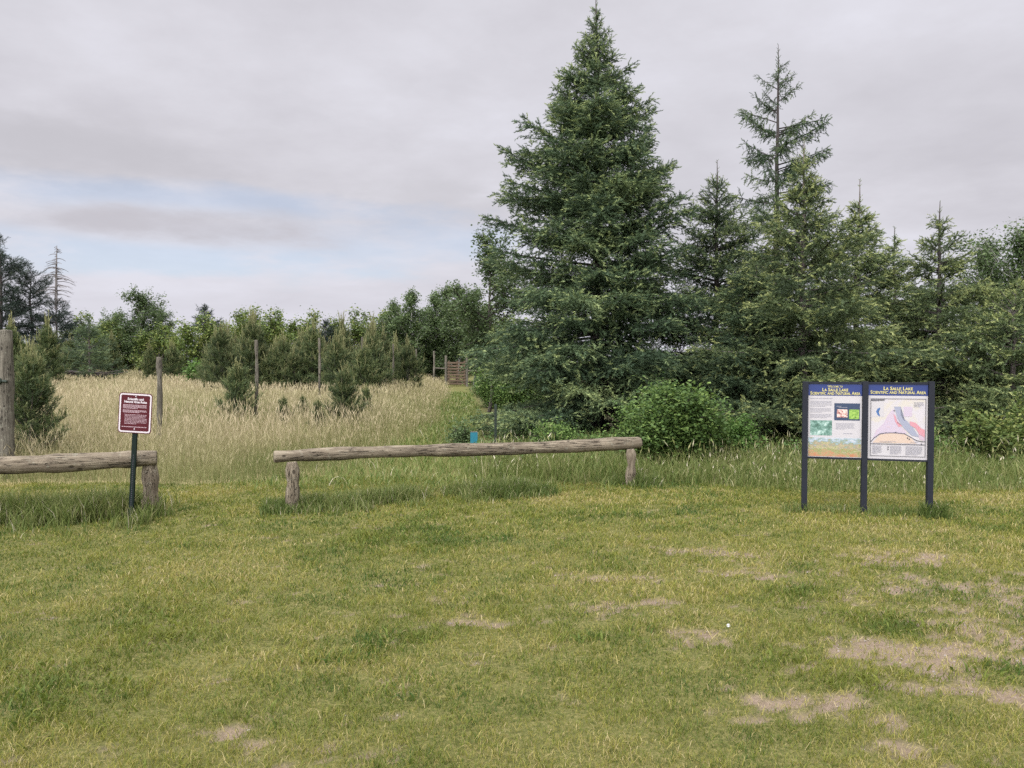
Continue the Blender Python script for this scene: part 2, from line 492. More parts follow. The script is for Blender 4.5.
def seedheads(x, y, h, w, lean, tint, ht, hw):
    """thin stalks with a narrow drooping seed head"""
    n = len(x); z = ground_z(x, y)
    la = rng.uniform(0, 2 * math.pi, n); ux, uy = np.cos(la), np.sin(la)
    yaw = rng.uniform(0, 2 * math.pi, n); dx, dy = np.cos(yaw), np.sin(yaw)
    V = np.zeros((n, 8, 3))
    prof = [(0, 1, w), (0, -1, w), (.6, 1, w * .8), (.6, -1, w * .8), (.82, 1, w * .7), (.82, -1, w * .7)]
    def put(k, t, off):
        f = t ** 2 * lean * h
        V[:, k, 0] = x + ux * f + dx * off; V[:, k, 1] = y + uy * f + dy * off; V[:, k, 2] = z + h * (t - .18 * lean * t * t)
    for k, (t, sgn, ww) in enumerate(prof): put(k, t, sgn * ww * .5)
    put(4, .87, hw * .5); put(5, .87, -hw * .5); put(6, 1.0, 0); put(7, .78, 0)
    b = np.arange(n)[:, None] * 8
    T = np.concatenate([b + np.array([0, 1, 3]), b + np.array([0, 3, 2]), b + np.array([2, 3, 7]), b + np.array([7, 5, 4]), b + np.array([4, 5, 6])])
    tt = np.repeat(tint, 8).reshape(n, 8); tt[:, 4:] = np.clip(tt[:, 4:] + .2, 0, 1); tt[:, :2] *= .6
    return V.reshape(-1, 3), T, tt.ravel()


def join(parts):
    v = []; t = []; c = []; n = 0
    for a, b, d in parts:
        v.append(a); t.append(b + n); c.append(d); n += len(a)
    return np.vstack(v), np.vstack(t), np.concatenate(c)


def scatter(n, x0, x1, y0, y1):
    return rng.uniform(x0, x1, n), rng.uniform(y0, y1, n)


def in_view(x, y, m=1.9):
    return (np.abs(x) < y * .68 + m)


parts = []
# the mown lawn
for (y0, y1, dens, w, hs) in ((1.9, 3.6, 10500, .0029, .85), (3.6, 5.2, 7000, .0038, 1.0), (5.2, 7.4, 4200, .0052, 1.05), (7.4, 10.6, 2700, .0076, 1.1)):
    hw = y1 * .68 + 2.0
    x, y = scatter(int(dens * 2 * hw * (y1 - y0)), -hw, hw, y0, y1)
    k = in_view(x, y) & (meadow_mask(x, y) < .6) & (belt_mask(x, y) < .8)
    x, y = x[k], y[k]
    b = bare_mask(x, y); lu = lush_mask(x, y)
    clump = fbm(x * 7, y * 7, 3)
    k = rng.random(len(x)) < np.clip((1 - b * .78) * (.45 + .9 * clump), .03, 1)
    x, y, b, lu, clump = x[k], y[k], b[k], lu[k], clump[k]
    n = len(x)
    big = fbm(x * .9 + 5, y * 1.1 + 8, 3)
    h = (.018 + .032 * rng.random(n) ** 1.7) * (.45 + 1.1 * clump) * (1 + .5 * lu) * hs * (.75 + .5 * big)
    mid = fbm(x * 3.1 + 20, y * 3.7 + 2, 3)
    tint = .47 + .24 * rng.standard_normal(n) + .7 * (big - .5) + .75 * (mid - .5) - .26 * lu + .22 * b
    dry = rng.random(n) < .07 + .10 * sm(big, .5, .65)
    tint[dry] = rng.uniform(.7, 1., dry.sum()); h[dry] *= .7
    parts.append(blades(x, y, h, w * rng.uniform(.7, 1.3, n), rng.uniform(.3, 1.15, n), np.clip(tint, 0, 1)))
# dead stems and thatch lying flat, thickest round the worn spots
x, y = scatter(120000, -7, 7, 2.0, 9.5)
b = bare_mask(x, y)
k = in_view(x, y) & (rng.random(len(x)) < .10 + .6 * sm(b, .05, .5)) & (rng.random(len(x)) < 1.2 - y * .1)
x, y = x[k], y[k]; n = len(x)
parts.append(blades(x, y, rng.uniform(.02, .07, n), .0009 * np.maximum(y, 3) * rng.uniform(.6, 1.3, n), rng.uniform(1.2, 1.32, n), np.clip(.86 + .1 * rng.standard_normal(n), .6, 1), zoff=.006))
# broad low clover and plantain leaves in the lush spots
x, y = scatter(60000, -7, 7, 2.2, 9)
lu = lush_mask(x, y)
k = in_view(x, y) & (rng.random(len(x)) < sm(lu, .3, .9) * .8)
x, y = x[k], y[k]; n = len(x)
parts.append(blades(x, y, rng.uniform(.03, .07, n), rng.uniform(.008, .018, n), rng.uniform(.7, 1.2, n), np.clip(.22 + .13 * rng.standard_normal(n), 0, .6)))
v, t, c = join(parts)
lawn = mesh_np('lawn_grass', v, t, M['lawn'], tint=c)
tag(lawn, 'short yellowish green mown grass covering the clearing in front', 'grass', kind='stuff')

# loose grit on the bare soil
x, y = scatter(60000, -3, 7, 2.2, 8.5)
k = in_view(x, y) & (rng.random(len(x)) < sm(bare_mask(x, y), .25, .8) * .5)
x, y = x[k], y[k]; n = len(x)
tet = np.array([(1, 0, -.3), (-.5, .85, -.3), (-.5, -.85, -.3), (.1, .1, .7)])
r_ = .0025 + .009 * rng.random(n) ** 4; a_ = rng.uniform(0, 6.28, n)
ca, sa = np.cos(a_), np.sin(a_)
V = np.zeros((n, 4, 3))
for q in range(4):
    V[:, q, 0] = x + r_ * (ca * tet[q, 0] - sa * tet[q, 1]); V[:, q, 1] = y + r_ * (sa * tet[q, 0] + ca * tet[q, 1]); V[:, q, 2] = ground_z(x, y) - .008 + r_ * .8 * tet[q, 2]
b_ = np.arange(n)[:, None] * 4
gr = mesh_np('grit', V.reshape(-1, 3), np.concatenate([b_ + np.array(f) for f in ((0, 1, 3), (1, 2, 3), (2, 0, 3))]), plain_mat('grit', (.27, .235, .205), .9, .1, .5, 30))
tag(gr, 'loose grit and tiny stones on the bare soil patches', 'gravel', kind='stuff')

# long grass left standing under the log barriers
sb0 = G(130.5, 521); LPOST = G(150, 516); R0 = G(292, 511); R1 = G(630, 486)
parts = []


def edge_grass(n, ax, ay, bx, by, spread, hmin, hmax, w, tmean, p=1., off=0.):
    s = rng.random(n); o = rng.standard_normal(n) * spread
    L = math.hypot(bx - ax, by - ay); nxx, nyy = -(by - ay) / L, (bx - ax) / L
    x = ax + (bx - ax) * s + nxx * (o + off); y = ay + (by - ay) * s + nyy * (o + off)
    cl = fbm(x * 3 + 3, y * 3, 3)
    k = rng.random(n) < sm(cl, .3, .6) * p
    x, y, o, cl = x[k], y[k], o[k], cl[k]; m = len(x)
    h = rng.uniform(hmin, hmax, m) * (1 - .35 * np.abs(o) / (spread * 2)) * (.6 + .8 * cl)
    t = np.clip(tmean + .16 * rng.standard_normal(m), 0, 1); d = rng.random(m) < .08; t[d] = rng.uniform(.7, 1, d.sum())
    parts.append(blades(x, y, h, w * rng.uniform(.6, 1.3, m), rng.uniform(.15, .75, m), t))


edge_grass(30000, LPOST[0] - 5.2, LPOST[1] - .75, LPOST[0] + .12, LPOST[1] + .0, .30, .12, .36, .009, .45)
edge_grass(9000, LPOST[0] - 5.2, LPOST[1] - 1.0, LPOST[0] + .3, LPOST[1] - .2, .16, .08, .26, .008, .42)
edge_grass(1500, sb0[0] - .25, sb0[1] - .03, sb0[0] + .25, sb0[1] - .03, .07, .12, .26, .008, .42)
edge_grass(13000, R0[0] + .05, R0[1] + .12, .3, 9.55, .22, .06, .22, .009, .45)
edge_grass(3000, R0[0] - .3, R0[1], R0[0] + .3, R0[1] + .1, .14, .06, .18, .008, .28)
edge_grass(4000, -.3, 9.0, .5, 9.35, .10, .1, .22, .009, .22)
edge_grass(2500, R1[0] - .4, R1[1], R1[0] + .4, R1[1] + .1, .12, .06, .2, .009, .3)
B0, B1 = G(804, 511), G(929, 517)
edge_grass(1300, B0[0] - .25, B0[1], B1[0] + .3, B1[1], .10, .04, .14, .008, .35)
edge_grass(900, B1[0] - .1, B1[1], B1[0] + .15, B1[1], .06, .1, .22, .008, .2)
v, t, c = join(parts)
rg = mesh_np('uncut_grass', v, t, M['belt'], tint=c)
tag(rg, 'long green uncut grass along the log barriers and around the board posts', 'grass', kind='stuff')

# dry meadow behind the barriers
parts = []
for (y0, y1, dens, w, sh) in ((9.5, 13, 900, .006, 240), (13, 19, 520, .009, 160), (19, 30, 260, .015, 85), (30, 50, 110, .026, 40)):
    x0, x1 = -y1 * .68 - 2, 1.
    for mode, dn in ((0, dens), (1, sh)):
        x, y = scatter(int(dn * (x1 - x0) * (y1 - y0)), x0, x1, y0, y1)
        k = in_view(x, y, 2) & (rng.random(len(x)) < meadow_mask(x, y))
        x, y = x[k], y[k]; n = len(x)
        big = fbm(x * .35 + 2, y * .35 + 3, 3)
        green = sm(big, .47, .62) * (1 - .6 * sm(-x, 6, 16)) + .75 * (1 - sm(y, 9.8, 11.4)) * (vnoise(x * 1.5, y * 1.5) > .3)
        pd = path_x(y) - x
        green = np.clip(green + .7 * (1 - sm(pd, .4, 3.2)) * (1 - sm(y, 22, 36)), 0, 1)
        ramp_h = (sm(y, 9.6, 11.5) * .55 + .45) * (.45 + .55 * sm(pd, .2, 2.2))
        if mode == 0:
            h = rng.uniform(.2, .55, n) * ramp_h * (1 - .25 * green)
            t = np.clip(.68 - .42 * green + .18 * rng.standard_normal(n), 0, 1)
            parts.append(blades(x, y, h, w * rng.uniform(.6, 1.3, n), rng.uniform(.05, .6, n), t))
        else:
            h = rng.uniform(.4, .8, n) * ramp_h
            t = np.clip(.82 - .2 * green + .1 * rng.standard_normal(n), .3, 1)
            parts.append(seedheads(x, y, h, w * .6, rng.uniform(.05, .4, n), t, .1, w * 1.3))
v, t, c = join(parts)
mg = mesh_np('meadow_grass', v, t, M['meadow'], tint=c)
tag(mg, 'tall straw coloured meadow grass mixed with green behind the barriers', 'grass', kind='stuff')

# mown trail and green strip
parts = []
x, y = scatter(90000, -9, 2.5, 9.4, 34)
k = in_view(x, y) & (rng.random(len(x)) < np.maximum(path_mask(x, y), .0)) & (rng.random(len(x)) < 14. / y)
x, y = x[k], y[k]; n = len(x)
parts.append(blades(x, y, rng.uniform(.05, .2, n), .0011 * y * rng.uniform(.6, 1.3, n), rng.uniform(.3, 1., n), np.clip(.42 + .22 * rng.standard_normal(n), 0, 1)))
v, t, c = join(parts)
tag(mesh_np('trail_grass', v, t, M['belt'], tint=c), 'short green grass of the mown trail leading past the big spruce', 'grass', kind='stuff')

# weedy belt along the foot of the spruces, with pale flower heads
parts = []
x, y = scatter(70000, -2.2, 11, 9.0, 14)
k = in_view(x, y, 1.5) & (rng.random(len(x)) < belt_mask(x, y) * np.interp(y, [9, 11, 14], [1, 1, .35]))
x, y = x[k], y[k]; n = len(x)
ed = sm(y, 9.4, 10.6)
cl = fbm(x * 1.6, y * 1.6, 3)
t = np.clip(.47 + .2 * rng.standard_normal(n) + .3 * (cl - .5), 0, .85)
parts.append(blades(x, y, rng.uniform(.12, .38, n) * (.35 + .65 * ed) * (.5 + cl), .011 * rng.uniform(.6, 1.3, n), rng.uniform(.1, .8, n), t))
x, y = scatter(6500, -1.6, 11, 9.1, 12.6)
k = in_view(x, y, 1.5) & (rng.random(len(x)) < belt_mask(x, y) * sm(fbm(x * .8 + 9, y * .8, 3), .35, .6))
x, y = x[k], y[k]; n = len(x)
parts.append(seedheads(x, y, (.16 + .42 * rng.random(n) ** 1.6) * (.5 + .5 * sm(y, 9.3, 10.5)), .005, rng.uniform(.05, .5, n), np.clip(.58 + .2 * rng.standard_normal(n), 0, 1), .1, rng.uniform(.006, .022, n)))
v, t, c = join(parts)
tag(mesh_np('weed_strip_grass', v, t, M['belt'], tint=c), 'weedy green grass with pale seed heads along the foot of the spruces', 'grass', kind='stuff')


# ------------------------------------------------------------------ leaves and trees
def frames(d, up=None):
    d = d / (np.linalg.norm(d, axis=1)[:, None] + 1e-9)
    u = np.tile([0, 0, 1.], (len(d), 1)) if up is None else up
    s = np.cross(u, d); bad = np.linalg.norm(s, axis=1) < 1e-3
    s[bad] = [1, 0, 0]; s /= np.linalg.norm(s, axis=1)[:, None]
    return d, s, np.cross(d, s)


def make_twig(r, n=15, spread=.8, nl=.34, nw=.095, up=.35):
    """one needle twig along +x, unit length"""
    v = [(0, .02, 0), (0, -.02, 0), (1, 0, 0)]; t = [(0, 1, 2)]
    for i in range(n):
        x = .05 + .9 * (i + r.random() * .6) / n
        a = r.uniform(-.25 * math.pi, 1.25 * math.pi) if up else r.uniform(0, 2 * math.pi)
        sp = spread * r.uniform(.7, 1.2)
        L = nl * r.uniform(.7, 1.2) * (1 - .35 * x)
        dr = np.array([math.cos(sp), math.sin(sp) * math.cos(a), math.sin(sp) * math.sin(a)])
        pr = np.cross(dr, r.standard_normal(3)); pr /= np.linalg.norm(pr) + 1e-9
        b = np.array([x, 0, 0.]); k = len(v)
        v += [b + pr * nw * .5, b - pr * nw * .5, b + dr * L]; t.append((k, k + 1, k + 2))
    return np.array(v), np.array(t)


TWIGS = [make_twig(np.random.default_rng(i + 3)) for i in range(5)]
TUFTS = [make_twig(np.random.default_rng(i + 30), 12, .65, .55, .06) for i in range(5)]


CANDLE = [make_twig(np.random.default_rng(i + 60), 9, .35, .22, .05) for i in range(3)]
CANDLE = [(np.vstack([v, [(0, .045, 0), (0, -.045, 0), (1, 0, 0), (0, 0, .045), (0, 0, -.045)]]), np.vstack([t, [(len(v), len(v) + 1, len(v) + 2), (len(v) + 3, len(v) + 4, len(v) + 2)]])) for v, t in CANDLE]


def place(temps, pos, dirs, scale, tint, up=None):
    d, s, u = frames(dirs, up)
    V = []; T = []; Cc = []; n0 = 0
    pick = rng.integers(0, len(temps), len(pos))
    for k, (tv, tt) in enumerate(temps):
        q = np.where(pick == k)[0]
        if not len(q): continue
        R = np.stack([d[q], s[q], u[q]], 1) * scale[q][:, None, None]
        W = np.einsum('vk,nkj->nvj', tv, R) + pos[q][:, None]
        f = tt[None] + (np.arange(len(q)) * len(tv))[:, None, None] + n0
        tn = tint[q][:, None] + (tv[:, 0] * .12)[None]
        V.append(W.reshape(-1, 3)); T.append(f.reshape(-1, 3)); Cc.append(np.clip(tn, 0, 1).ravel())
        n0 += W.shape[0] * W.shape[1]
    return np.vstack(V), np.vstack(T), np.concatenate(Cc)


def conifer(H, prof, dz=.2, per=6, ang=None, sag=-.12, up3=.12, lat=.45, step=.075, unit=.16, clear=.05, temps=None, lat_ang=.95, latdrop=-.25,
            trunk_r=.09, wob=.03, gaps=.0, tipbright=.5, base_t=.15, latmax=.6, inner=.0, side=None, leader=.4, bare_inner=.2, twig_up=0., thick=.28, candle_len=.24, candles=0., top=.945, hang=.5):
    """trunk with whorls of limbs, and the needle twigs they carry"""
    wood = MB()
    hs = np.linspace(0, 1, 14)
    wx = np.cumsum(rng.standard_normal(14)) * wob * .4; wy = np.cumsum(rng.standard_normal(14)) * wob * .4
    wx -= wx[0]; wy -= wy[0]
    wood.tube(np.stack([wx, wy, hs * H], 1), trunk_r * (1 - hs) ** .85 + .006, 8)
    ang = ang or (lambda t: np.interp(t, [0, .35, .75, 1], [-.12, .08, .45, 1.0]))
    Pp = []; Dd = []; Sc = []; Ti = []; CN = []
    z = clear * H
    while z < H * top:
        t = z / H; us = unit * (.5 + .5 * float(sm(1 - t, .03, .25)))
        az0 = rng.uniform(0, 2 * math.pi)
        npb = per if t < .8 else max(4, per - 1) if t < .9 else 4
        for b in range(npb):
            if rng.random() < gaps: continue
            az = az0 + 2 * math.pi * b / npb + rng.normal(0, .22)
            zz_ = z + rng.uniform(-.8, .8) * dz; bt = rng.normal(0, .11)
            tt = min(max(zz_ / H, 0), .995)
            L = prof(tt, az) * rng.choice([.62, .8, .92, 1., 1.06, 1.2], p=[.15, .2, .22, .2, .14, .09])
            if L < .05: L = .05
            a = ang(tt) + rng.normal(0, .1)
            ns = max(5, int(L / step))
            s = (np.arange(ns) + rng.uniform(.2, .8)) / ns
            rh = np.array([math.cos(az), math.sin(az), 0]); sd = np.array([-math.sin(az), math.cos(az), 0])
            bend = rng.normal(0, .06)
            cx, cy = np.interp(tt, hs, wx), np.interp(tt, hs, wy)

            def curve(q):
                q = np.asarray(q, float)
                return (np.array([cx, cy, zz_])[None] + rh[None] * (L * q * math.cos(a))[:, None] + sd[None] * (L * bend * q * q)[:, None]
                        + np.array([0, 0, 1.])[None] * (L * (math.sin(a) * q + sag * q ** 2 + up3 * q ** 3))[:, None])
            qs = np.linspace(0, 1, 5)
            wood.tube(curve(qs), (.006 + .012 * L) * (1 - qs) + .003, 3, False)
            pts = curve(s); tan = curve(np.clip(s + .05, 0, 2)) - pts; tan /= np.linalg.norm(tan, axis=1)[:, None]
            keep = s > bare_inner * min(1, L / .8)
            # along the limb itself
            Pp.append(pts[keep]); Dd.append(tan[keep] + rng.normal(0, .2, (keep.sum(), 3)) + np.array([0, 0, twig_up])); k = keep.sum()
            Sc.append(us * rng.uniform(.8, 1.2, k)); Ti.append(base_t + bt + tipbright * np.clip(s[keep] - .75, 0, .25) * 3 + rng.uniform(0, .2, k))
            # side twigs
            for sg in (-1, 1):
                ll = np.clip(lat * L * (1 - s) ** .6 + .10 * us / unit, .04, latmax) * rng.uniform(.6, 1.25, ns)
                lt = rng.normal(0, .09, ns)
                la = lat_ang * sg + rng.normal(0, .15, ns)
                dirl = tan * np.cos(la)[:, None] + np.cross(np.array([0, 0, 1.]), tan) * np.sin(la)[:, None]
                dirl[:, 2] += latdrop * rng.uniform(-.2, 1.9, ns) + rng.normal(0, thick, ns) + twig_up
                dirl /= np.linalg.norm(dirl, axis=1)[:, None]
                nk = int(max(1, math.ceil(ll.max() / (unit * .62)))) if t < .93 else 1
                for j in range(nk):
                    o = j * unit * .62
                    m = keep & (o < ll)
                    if not m.any(): continue
                    Pp.append(pts[m] + dirl[m] * o - np.array([0, 0, .3 * o * o]))
                    k = m.sum()
                    if hang > 0:                 # short twiglets below and above the side twig give the spray its depth
                        h_ = np.where(m)[0]; h_ = h_[rng.random(k) < hang]
                        Pp.append(pts[h_] + dirl[h_] * o); Dd.append(dirl[h_] * .6 + rng.normal(0, .45, (len(h_), 3)) + np.array([0, 0, -.5 if twig_up == 0 else .5]))
                        Sc.append(us * rng.uniform(.6, 1.1, len(h_))); Ti.append(base_t + bt + rng.uniform(-.08, .2, len(h_)))
                    Dd.append(dirl[m] + rng.normal(0, .3, (k, 3)))
                    Sc.append(us * rng.uniform(.75, 1.25, k))
                    last = (o + unit * .62 >= ll[m])
                    Ti.append(base_t + bt + lt[m] + last * tipbright * (.3 + .9 * s[m]) * rng.uniform(.4, 1.3, k) + rng.uniform(0, .18, k))
            if candles and tt > .25 and rng.random() < candles:
                CN.append((curve([rng.uniform(.8, 1.)])[0], rng.uniform(.7, 1.25) * (.6 + .7 * tt)))
        z += dz * (1 - .45 * t) * rng.uniform(.8, 1.2)
    # leader
    k = 16
    zt = H - leader * rng.random(k) ** 1.1
    Pp.append(np.stack([wx[-1] + 0 * zt, wy[-1] + 0 * zt, zt], 1)); a_ = rng.uniform(0, 6.28, k)
    Dd.append(np.stack([np.cos(a_) * .6, np.sin(a_) * .6, np.ones(k) * .7], 1)); Sc.append(unit * (.35 + .6 * (H - zt) / leader)); Ti.append(np.full(k, base_t + tipbright * .5))
    if candles:
        for q in range(3): CN.append((np.array([wx[-1] + rng.normal(0, .03), wy[-1] + rng.normal(0, .03), H - .12]), rng.uniform(1., 1.7)))
        cp = np.array([c_[0] for c_ in CN]); cs = np.array([c_[1] for c_ in CN]); cdir = rng.normal(0, .14, (len(CN), 3)) + np.array([0, 0, 1.])
        cres = place(CANDLE, cp, cdir, cs * candle_len, np.full(len(CN), .88))
    pos = np.vstack(Pp); dr = np.vstack(Dd); sc = np.concatenate(Sc); ti = np.concatenate(Ti)
    res = place(temps or TWIGS, pos, dr, sc, np.clip(ti, 0, 1))
    if candles: res = join([res, cres])
    return wood, res


def tree_obj(name, loc, wood, crown, bark, leaf, label, cat='tree', group=None, rz=0., crown_name='crown'):
    e = empty(name, loc, rz, label, cat, group)
    wood.build('trunk', bark, e, True)
    v, t, c = crown
    mesh_np(crown_name, v, t, leaf, e, tint=c)
    return e


def at(px, d):
    x = (px - CX) / F * d
    return (x, d, gz(x, d) - .03)


# ---- the spruces on the right
big_prof = lambda t, az: np.interp(t, [0, .06, .15, .33, .51, .67, .79, .88, .94, 1], [2.35, 2.5, 2.5, 2.28, 1.76, 1.22, .72, .38, .17, .03]) * (1 + .05 * math.cos(az - 3.1) + .07 * math.sin(3 * az + 9 * t))
w, c = conifer(9.05, big_prof, .235, 7, step=.08, unit=.17, lat=.46, trunk_r=.15, base_t=.15, tipbright=.6, clear=.02, leader=.5)
tree_obj('spruce_tree', at(597, 16), w, c, M['bark_dark'], M['needle_spruce'], 'tallest dense dark green spruce with a broad cone standing behind the log barrier')

p3 = lambda t, az: np.interp(t, [0, .1, .35, .6, .8, .93, 1], [1.6, 1.75, 1.5, 1.0, .52, .16, .03]) * (1 + .08 * math.sin(2 * az + 5 * t))
w, c = conifer(6.0, p3, .28, 6, step=.085, unit=.16, trunk_r=.09, base_t=.2, tipbright=.8, leader=.7, top=.9, lat=.42)
tree_obj('spruce_tree', at(716, 17.2), w, c, M['bark_dark'], M['needle_spruce'], 'medium spruce with pale shoot tips tucked against the flank of the tallest spruce')

p4 = lambda t, az: np.interp(t, [0, .2, .4, .6, .75, .88, 1], [1.7, 1.7, 1.55, 1.35, 1.0, .6, .05]) * (1 + .12 * math.sin(2 * az + 11 * t))
w, c = conifer(10.1, p4, .40, 5, ang=lambda t: np.interp(t, [0, .4, .75, 1], [-.35, -.1, .35, .9]), sag=-.2, up3=.22, step=.09, unit=.17, lat=.28, latdrop=-.8, hang=.9,
               trunk_r=.12, gaps=.24, base_t=.15, tipbright=.25, latmax=.42, top=.93, leader=.7)
tree_obj('spruce_tree', at(776, 21), w, c, M['bark_dark'], M['needle_spruce'], 'tall thin sparse spruce with drooping bluish limbs rising above the others')

p5 = lambda t, az: np.interp(t, [0, .1, .3, .5, .7, .85, 1], [1.8, 2.15, 2.0, 1.35, .66, .26, .03]) * (1 + .1 * math.sin(2 * az + 8 * t))
w, c = conifer(5.6, p5, .29, 6, step=.08, unit=.155, lat=.42, trunk_r=.085, gaps=.08, base_t=.17, tipbright=.85, leader=.55, top=.92, clear=.1, bare_inner=.16)
tree_obj('spruce_tree', at(803, 14), w, c, M['bark'], M['needle_light'], 'light green spruce with its grey trunk showing above the Welcome panel')

p6 = lambda t, az: np.interp(t, [0, .1, .35, .55, .72, .86, 1], [1.7, 1.9, 1.75, 1.2, .55, .18, .03]) * (1 + .1 * math.sin(2 * az + 6 * t))
w, c = conifer(5.35, p6, .29, 6, leader=.8, top=.87, step=.085, unit=.16, lat=.42, trunk_r=.085, gaps=.1, base_t=.17, tipbright=.75)
s6 = tree_obj('spruce_tree', at(855, 16.3), w, c, M['bark'], M['needle_light'], 'medium spruce with a long spiky leader behind the right half of the information board')

w, c = conifer(4.7, lambda t, az: np.interp(t, [0, .1, .35, .6, .8, .9, 1], [1.7, 1.9, 1.5, .95, .42, .16, .03]) * (1 + .12 * math.sin(2 * az + 7 * t)), .32, 6, leader=.75, top=.88, lat=.4,
               step=.09, unit=.16, trunk_r=.08, gaps=.1, base_t=.17, tipbright=.75)
tree_obj('spruce_tree', at(944, 15.2), w, c, M['bark_dark'], M['needle_light'], 'open young spruce with layered limbs and sky between, beside the leafy trees')

w, c = conifer(4.75, lambda t, az: np.interp(t, [0, .2, .5, .75, 1], [1.3, 1.4, 1.0, .42, .03]), .26, 5, leader=.6, top=.92, step=.09, unit=.16, trunk_r=.07, gaps=.2, base_t=.17, tipbright=.4,
               bare_inner=.3)
tree_obj('spruce_tree', at(893, 18.5), w, c, M['bark_dark'], M['needle_light'], 'sparse spruce with a bare twiggy top between the spiky and the open young spruce')

w, c = conifer(3.0, lambda t, az: np.interp(t, [0, .15, .5, .8, 1], [1.9, 1.9, 1.3, .6, .04]), .24, 6, step=.08, unit=.15, trunk_r=.06, gaps=.1, base_t=.2, tipbright=.8, lat=.5)
tree_obj('spruce_tree', at(1010, 14), w, c, M['bark'], M['needle_light'], 'low spreading spruce with pale tips under the leafy trees past the board')
w, c = conifer(3.4, lambda t, az: np.interp(t, [0, .15, .5, .8, 1], [1.5, 1.7, 1.2, .6, .04]), .22, 6, step=.08, unit=.15, trunk_r=.06, gaps=.05, base_t=.17, tipbright=.5)
tree_obj('spruce_tree', at(752, 14.6), w, c, M['bark_dark'], M['needle_spruce'], 'short dark spruce filling the gap between the medium and the light green spruce')


# ---- leafy trees
def leaf_quads(pos, size, tint, flat=.5):
    n = len(pos)
    d = rng.standard_normal((n, 3)); d[:, 2] *= flat; d[:, 2] -= .15
    up = rng.standard_normal((n, 3)) * .5 + np.array([0, 0, 1.])
    d, s, u = frames(d, up)
    L = size[:, None]; Wd = L * .33
    V = np.stack([pos, pos + d * L * .45 + s * Wd + u * L * .06, pos + d * L, pos + d * L * .45 - s * Wd + u * L * .06], 1)
    b = np.arange(n)[:, None] * 4
    T = np.concatenate([b + np.array([0, 1, 2]), b + np.array([0, 2, 3])])
    return V.reshape(-1, 3), T, np.repeat(np.clip(tint, 0, 1), 4)


def broadleaf(H, R, nl=16, leaf=.07, per=260, clear=.25, up=.7, tr=.06, stems=1, spread=.2, crown_shape=None, lean=0.):
    wood = MB(); pos = []; tint = []
    for st in range(stems):
        a0 = rng.uniform(0, 6.28); off = (0 if stems == 1 else rng.uniform(.05, .22) * R)
        bx, by = math.cos(a0) * off, math.sin(a0) * off
        hs = np.linspace(0, 1, 9); top = H * (1 if stems == 1 else rng.uniform(.7, 1.))
        wx = bx * (1 + 2.2 * hs) + np.cumsum(rng.normal(0, .025, 9)) * H * .3 + lean * hs ** 1.5; wy = by * (1 + 2.2 * hs) + np.cumsum(rng.normal(0, .025, 9)) * H * .3
        wood.tube(np.stack([wx, wy, hs * top * .95], 1), tr * (1 - hs) ** .8 + .006, 6)
        m = max(3, nl // stems)
        for i in range(m):
            t = clear + (1 - clear) * (i + rng.random()) / m * .97
            o = np.array([np.interp(t, hs, wx), np.interp(t, hs, wy), t * top * .95])
            az = rng.uniform(0, 6.28); el = up * rng.uniform(.5, 1.3) + .5 * (t > .8)
            sh = crown_shape(t) if crown_shape else math.sin(math.pi * min(1, (t - clear) / (1 - clear) * .8 + .18)) ** .7
            sh = max(sh, .42); L = R * sh * rng.uniform(.55, 1.2)
            d = np.array([math.cos(az) * math.cos(el), math.sin(az) * math.cos(el), math.sin(el)])
            q = np.linspace(0, 1, 5)
            cv = o + d * (L * q)[:, None] + np.array([0, 0, 1.]) * (L * .18 * (q ** 2))[:, None] + rng.normal(0, .03 * L, 3) * (q ** 2)[:, None]
            wood.tube(cv, tr * .35 * (1 - q) + .004, 4, False)
            for k in range(9):
                s0 = rng.uniform(.12, 1.); p0 = o + d * L * s0
                d2 = d + rng.normal(0, .75, 3); d2 /= np.linalg.norm(d2)
                l2 = L * .5 * rng.uniform(.5, 1.1)
                wood.tube(np.stack([p0, p0 + d2 * l2]), [tr * .14 + .002, .002], 3, False)
                n = int(per / 6 * rng.uniform(.5, 1.4) * (.35 + L / R)); s = rng.random(n) ** .7
                pos.append(p0 + d2 * (l2 * s)[:, None] + rng.normal(0, spread * (.5 + .5 * R / 2), (n, 3)) * .7)
                tint.append(np.clip(rng.normal(.5, .2, n) + .25 * (s - .5) + rng.normal(0, .1), 0, 1))
    pos = np.vstack(pos); tint = np.concatenate(tint)
    k = pos[:, 2] > .05; pos, tint = pos[k], tint[k]
    return wood, leaf_quads(pos, leaf * rng.uniform(.6, 1.3, len(pos)), tint)


w, c = broadleaf(4.9, 1.5, 26, .085, 330, .2, tr=.06)
tree_obj('birch_tree', at(488, 22), w, c, M['bark'], M['leaf_aspen'], 'light green leafy tree peeking out beside the tallest spruce above the trail')
w, c = broadleaf(4.6, 1.6, 30, .08, 330, .12, tr=.05, lean=.3)
la = tree_obj('birch_tree', at(985, 21), w, c, M['bark_pale'], M['leaf_aspen'], 'leafy birch with a thin pale trunk just past the open young spruce')
w, c = broadleaf(4.75, 2.0, 38, .08, 380, .12, tr=.05, lean=-.3)
lb = tree_obj('birch_tree', at(1032, 20), w, c, M['bark_pale'], M['leaf_aspen'], 'tallest leafy birch at the far right end of the tree belt')
copy_tree(la, at(1040, 16), 2.0, .62, 'small leafy birch sapling beneath the tallest birch')
copy_tree(lb, at(925, 24), 1.0, .75, 'leafy tree half hidden behind the open young spruce')

